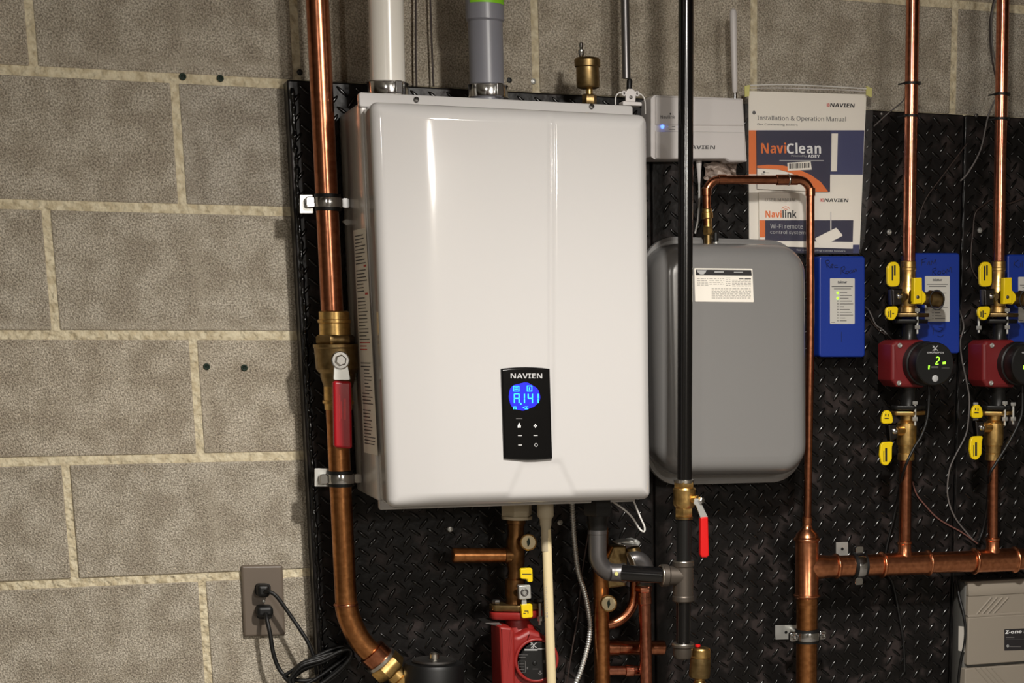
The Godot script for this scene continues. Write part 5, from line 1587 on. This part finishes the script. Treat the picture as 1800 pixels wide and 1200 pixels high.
	part(o, "pipe", G.new().tube(line([[lx - 2.5, 806], [1590.3 if left else 1745.0, 958]], z), R(1590, 900, z, 10.8 * (1.0 if left else 0.88)), 28), M.copper)

func flange(px: float, py: float, z: float) -> G:
	return G.new().slab(rounded(PackedVector2Array([Vector2(-0.034, -0.010), Vector2(0, -0.026), Vector2(0.034, -0.010), Vector2(0.034, 0.010), Vector2(0, 0.026), Vector2(-0.034, 0.010)]), 0.010), Transform3D(Basis(Vector3.RIGHT, Vector3.FORWARD, Vector3.UP), P(px, py, z)), R(px, py, z, 7.0), 0.0012, true)

# bolt through a flange pair: from py0 (head) to py1 (tip) with the nut at pn
func bolt(o: Node3D, px: float, py0: float, py1: float, pn: float, z: float) -> void:
	part(o, "bolt", turned([[px, py0, 4.6], [px, py1 - 1, 4.6], [px, py1, 3.0]], z, 12), M.zinc)
	part(o, "bolt_head", hexagon([px, py0 - 1], [px, py0 + 5], 10, z), M.zinc)
	part(o, "nut", hexagon([px, pn - 3.5], [px, pn + 3.5], 10.5, z), M.zinc)

# ---------------------------------------------------------------- blue sensor boxes
func stroke(o: Node3D, list: Array, z: float) -> void:
	var g := G.new()
	for s in list:
		g.tube(smooth(line(s, z), 4), 0.00055, 5)
	part(o, "handwriting", g, M.ink_marker, "handwritten room name in dark marker")

func controllers() -> void:
	var z := BOARD + 0.043
	var list := [
		[1440.0, 450.0, 1521.0, 627.5, "blue control box with handwriting Rec Room, right of the thin copper tube"],
		[1603.0, 444.5, 1687.5, 621.0, "blue control box with handwriting Fam Room, behind the left riser pump"],
		[1771.0, 447.0, 1852.0, 622.0, "blue control box cut off by the right edge of the picture"]]
	for i in 3:
		var e: Array = list[i]
		var x0: float = e[0]
		var x1: float = e[2]
		var y0: float = e[1]
		var y1: float = e[3]
		var o := thing("blue_control_box", e[4], "control box", P((x0 + x1) / 2, y1, BOARD), "")
		part(o, "housing", plate(rect(x0, y0, x1, y1), BOARD, z, 6.0, 0.003), M.blue)
		var sx := x0 + 19.5
		var ox := x0 - 1440.0
		var oy: float = [0.0, -4.0, -2.5][i]
		if i == 1:
			ox += 4.0
		var s := part(o, "instruction_label", plate(rect(1459 + ox, 489 + oy, 1502.5 + ox, 569 + oy), z - 0.001, z + 0.0005, 1.5), M.label_grey, "pale printed label")
		var zp := z + 0.0008
		words(s, "tekmar", 1472.5 + ox, 495.5 + oy, 1489 + ox, 495.5 + oy, 4.5, zp, M.ink_marker, true, 0.1)
		var pr := [[1462 + ox, 503 + oy, 1499 + ox, 504.2 + oy], [1466 + ox, 507 + oy, 1496 + ox, 508.0 + oy]]
		for k in 11:
			var y := 513.6 + k * 4.95 + oy
			pr.append([1476 + ox, y, 1476 + rng.randf_range(5, 24) + ox, y + 1.1])
			if k > 1:
				pr.append([1472 + ox, y - 0.5, 1473.6 + ox, y + 1.4])
		pr.append([1461 + ox, 565.5 + oy, 1468 + ox, 566.5 + oy])
		print_on(s, "small_print", pr, zp, M.ink_grey)
		if i == 0:
			for y in [514.5, 524.0]:
				part(s, "green_light", G.new().ball(P(1472.5, y, zp), 0.0024, 12, Vector3(1, 1, 0.5)), M.led_green, "lit green lamp")
			stroke(o, [[[1451, 458], [1452.5, 464], [1454, 471]], [[1450, 459], [1456, 457], [1458, 461], [1454, 465], [1460, 471]], [[1461, 468], [1465, 466], [1463, 464], [1460, 468], [1464, 471]], [[1472, 466], [1468, 466], [1467, 470], [1473, 470]], [[1479, 470], [1478, 482]], [[1478, 471], [1484, 468], [1485, 473], [1480, 476], [1487, 481]], [[1490, 476], [1487, 478], [1489, 481], [1492, 478], [1490, 476]], [[1496, 475], [1493, 478], [1495, 480], [1498, 477], [1496, 475]], [[1499, 480], [1500, 474], [1502, 478], [1504, 472], [1506, 477]]], z + 0.0003)
			print_on(o, "scratch", [[1478.8, 583, 1479.6, 601]], z + 0.0002, M.ink_marker)
		elif i == 1:
			stroke(o, [[[1621, 456], [1620, 467]], [[1620, 457], [1628, 454]], [[1620, 461], [1626, 460]], [[1630, 466], [1633, 459], [1635, 466]], [[1637, 466], [1638, 458], [1641, 463], [1644, 456], [1646, 466]], [[1640, 472], [1639, 483]], [[1639, 473], [1645, 471], [1645, 475], [1640, 477], [1646, 483]], [[1651, 476], [1648, 480], [1652, 482], [1654, 478], [1651, 476]], [[1658, 475], [1656, 479], [1659, 481], [1662, 477], [1658, 475]], [[1664, 481], [1665, 472], [1668, 477], [1671, 469], [1673, 479]]], z + 0.0003)
			stroke(o, [[[1641, 576], [1640, 588]], [[1650, 575], [1657, 577], [1653, 582], [1646, 581]], [[1648, 590], [1654, 592], [1659, 588]]], z + 0.0003)
		else:
			stroke(o, [[[1783, 458], [1782, 470]], [[1790, 457], [1783, 464], [1791, 470]], [[1794, 462], [1793, 470]], [[1797, 458], [1797, 470]]], z + 0.0003)

func wires() -> void:
	var list := [
		[[[1519, 538, 0.05], [1527, 545, 0.036], [1533, 557, 0.035], [1540, 571, 0.034], [1551, 579, 0.034], [1560, 588, 0.038], [1570, 598, 0.06]], 0.0015, "wire_grey", "pale thin wire from the Rec Room control box to the left pump"],
		[[[1519, 556, 0.05], [1527, 558, 0.036], [1534, 568, 0.034], [1545, 580, 0.034], [1556, 588, 0.036], [1566, 600, 0.055]], 0.0013, "wire_brown", "dark thin wire running beside the pale wire from the Rec Room box"],
		[[[1684, 541, 0.05], [1689, 552, 0.037], [1694, 575, 0.034], [1688, 600, 0.034], [1691, 632, 0.034], [1699, 670, 0.034], [1704, 702, 0.034], [1702, 740, 0.034], [1697, 766, 0.034], [1678, 803, 0.034], [1668, 830, 0.034], [1666, 872, 0.034], [1678, 908, 0.034], [1700, 937, 0.034], [1712, 950, 0.036]], 0.0017, "wire_grey", "long grey wire from the Fam Room control box down to the header"],
		[[[1604, 846, 0.04], [1610, 866, 0.036], [1622, 883, 0.034], [1650, 912, 0.034], [1690, 935, 0.034], [1718, 955, 0.036]], 0.0016, "wire_pink", "brownish wire sagging across the board from behind the left lower riser"],
		[[[1689, 590, 0.034], [1684, 592, 0.036], [1678, 597, 0.037]], 0.0012, "wire_pink", "short reddish wire end at the lower right of the Fam Room box"],
		[[[1632, 672, 0.15], [1633, 700, 0.15], [1630, 735, 0.15], [1620, 765, 0.15], [1606, 788, 0.148], [1592, 818, 0.145], [1584, 845, 0.13], [1577, 880, 0.07], [1570, 915, 0.045], [1558, 965, 0.04], [1556, 1000, 0.04], [1568, 1022, 0.04], [1577, 1060, 0.037], [1588, 1130, 0.037], [1590, 1180, 0.037]], 0.0027, "rubber", "black cord from the left pump passing in front of its lower riser"],
		[[[1797, 672, 0.15], [1797, 720, 0.15], [1790, 745, 0.15], [1772, 780, 0.148], [1752, 812, 0.145], [1740, 832, 0.14], [1738, 850, 0.12], [1735, 890, 0.06], [1728, 930, 0.045], [1720, 952, 0.05]], 0.0029, "rubber", "black cord from the right-hand pump passing in front of its lower riser"],
		[[[1751, -5, 0.03], [1743, 31, 0.02], [1744, 78, 0.012], [1750, 110, 0.02], [1755, 140, 0.05], [1752, 168, 0.045], [1737, 204, 0.036], [1724, 262, 0.034], [1702, 303, 0.034], [1688, 318, 0.034]], 0.0018, "wire_grey", "grey wire descending from behind the right-hand riser to the board seam"],
		[[[1748, -5, 0.02], [1740, 40, 0.008], [1742, 90, 0.008], [1749, 130, 0.012], [1754, 150, 0.03]], 0.0018, "wire_brown", "dark wire beside the top of the right-hand riser"],
		[[[1806, 345, 0.034], [1771, 358, 0.034], [1747, 350, 0.034], [1727, 362, 0.034], [1714, 376, 0.034], [1710, 410, 0.034], [1707, 440, 0.034], [1708, 470, 0.034], [1718, 490, 0.036]], 0.0016, "wire_brown", "dark wire looping left from the right edge and down past a board screw"],
		[[[1536, 222, 0.033], [1560, 200, 0.034], [1588, 176, 0.06], [1596, 150, 0.085]], 0.0012, "wire_grey", "thin wire slanting from the board top to the left riser cable ties"],
		[[[1700, 252, 0.033], [1657, 309, 0.033], [1626, 352, 0.033], [1612, 395, 0.034]], 0.0013, "wire_brown", "dark wire slanting down from the board seam to the left riser"]]
	for e in list:
		for q in e[0]:
			if q[2] > 0.03 and q[2] < 0.07:
				q[2] += 0.014
			elif q[2] > 0.13:
				q[2] += 0.02
		var p := smooth(line(e[0]))
		var o := thing("cord" if e[2] == "rubber" else "thin_wire", e[3], "cord" if e[2] == "rubber" else "wire", p[p.size() - 1])
		part(o, "strand", G.new().tube(p, e[1], 8), M[e[2]])

func control_box() -> void:
	var zf := 0.106
	var a := P(1704, 1024, zf)
	var y0 := a.y - 0.40
	var x1 := a.x + 0.33
	var o := thing("grey_control_box", "large grey plastic control box with slanted ribs at the bottom right corner", "control box", Vector3((a.x + x1) / 2, y0, BOARD))
	var xb := P(1678, 1030, BOARD).x
	part(o, "back_housing", box_bevel(Vector3(a.x - 0.003, y0, BOARD), Vector3(x1, a.y - 0.002, zf - 0.012), 0.004), M.box_side)
	var py := func(y: float) -> float: return P(1720, y, zf).y
	var groove: float = py.call(1168)
	var step: float = py.call(1084)
	var band: float = py.call(1047)
	# cover above the joint: slanted top band, recessed band, main panel
	part(o, "main_panel", G.new().slab(box2(x1 - a.x, step - groove - 0.001, 0.003, 3), Transform3D(Basis(), Vector3((a.x + x1) / 2, (step + groove) / 2, zf - 0.02)), 0.021, 0.0018), M.box_grey)
	part(o, "recessed_band", box(Vector3(a.x, step - 0.001, zf - 0.02), Vector3(x1, band + 0.001, zf - 0.0035)), M.box_grey)
	part(o, "step_ridge", G.new().slab(box2(x1 - a.x, 0.006, 0.002, 3), Transform3D(Basis(), Vector3((a.x + x1) / 2, step + 0.002, zf - 0.02)), 0.0205, 0.0018), M.box_grey)
	var g := G.new()
	var pr := PackedVector2Array([Vector2(zf - 0.02, band), Vector2(zf - 0.002, band), Vector2(zf - 0.001, band + 0.002), Vector2(zf - 0.006, a.y - 0.004), Vector2(zf - 0.010, a.y), Vector2(zf - 0.02, a.y)])
	g.slab(pr, Transform3D(Basis(Vector3.BACK, Vector3.UP, Vector3.LEFT), Vector3(x1, 0, 0)), x1 - a.x, 0.0)
	part(o, "top_band", g, M.box_grey)
	for i in 4:
		part(o, "slanted_rib", G.new().tube(PackedVector3Array([P(1716 + i * 9.3, 1080, zf - 0.0035), P(1742.5 + i * 9.8, 1049.5, zf - 0.0035)]), R(1740, 1060, zf, 1.9), 8), M.box_grey)
	part(o, "lower_panel", G.new().slab(box2(x1 - a.x + 0.004, groove - y0 - 0.006, 0.003, 3), Transform3D(Basis(), Vector3((a.x + x1) / 2 - 0.002, (y0 + groove) / 2 - 0.003, zf - 0.02)), 0.021, 0.0018), M.box_grey)
	for i in 4:
		part(o, "lower_slanted_rib", G.new().tube(PackedVector3Array([P(1714 + i * 9.3, 1173, zf + 0.0006), P(1743 + i * 9.8, 1206, zf + 0.0006)]), R(1740, 1190, zf, 1.3), 8), M.box_grey)
	var zp := zf + 0.0015
	var s := part(o, "name_label", plate([[1765.5, 1106], [1862, 1101], [1862, 1140], [1765.5, 1143]], zf, zp, 0.8), M.ink_dark, "dark name label reading Z-one Relay")
	words(s, "Z-one Relay", 1767.5, 1111.6, 1828, 1108.8, 8.6, zp + 0.0003, M.ink_white, true, 0.12)
	print_on(s, "small_print", [[1768, 1119, 1783, 1120.8], [1768, 1122.4, 1840, 1123.2], [1774, 1135.5, 1795, 1137]], zp + 0.0003, M.ink_grey)
	part(s, "round_mark", G.new().torus(P(1771.5, 1135, zp + 0.0002), Vector3.BACK, 0.0022, 0.0006, 14), M.ink_silver)
	# sticker on the left side
	var sx := a.x - 0.0036
	var q := G.new()
	q.flat([PX(1685, 1100, sx), PX(1696, 1101, sx), PX(1695, 1146, sx), PX(1684.5, 1143, sx)], Vector3.LEFT)
	part(o, "side_sticker", q, M.paper, "pale sticker on the side")
	var p := smooth(line([[1681, 1020, 0.064], [1686, 1048, 0.08], [1694, 1080, 0.094], [1697, 1108, 0.098], [1695, 1134, 0.097], [1688, 1166, 0.09], [1684, 1205, 0.084]]))
	o = thing("side_cord", "black cord running down the left side of the grey control box", "cord", p[p.size() - 1])
	part(o, "strand", G.new().tube(p, R(1695, 1100, 0.08, 2.6), 8), M.rubber)
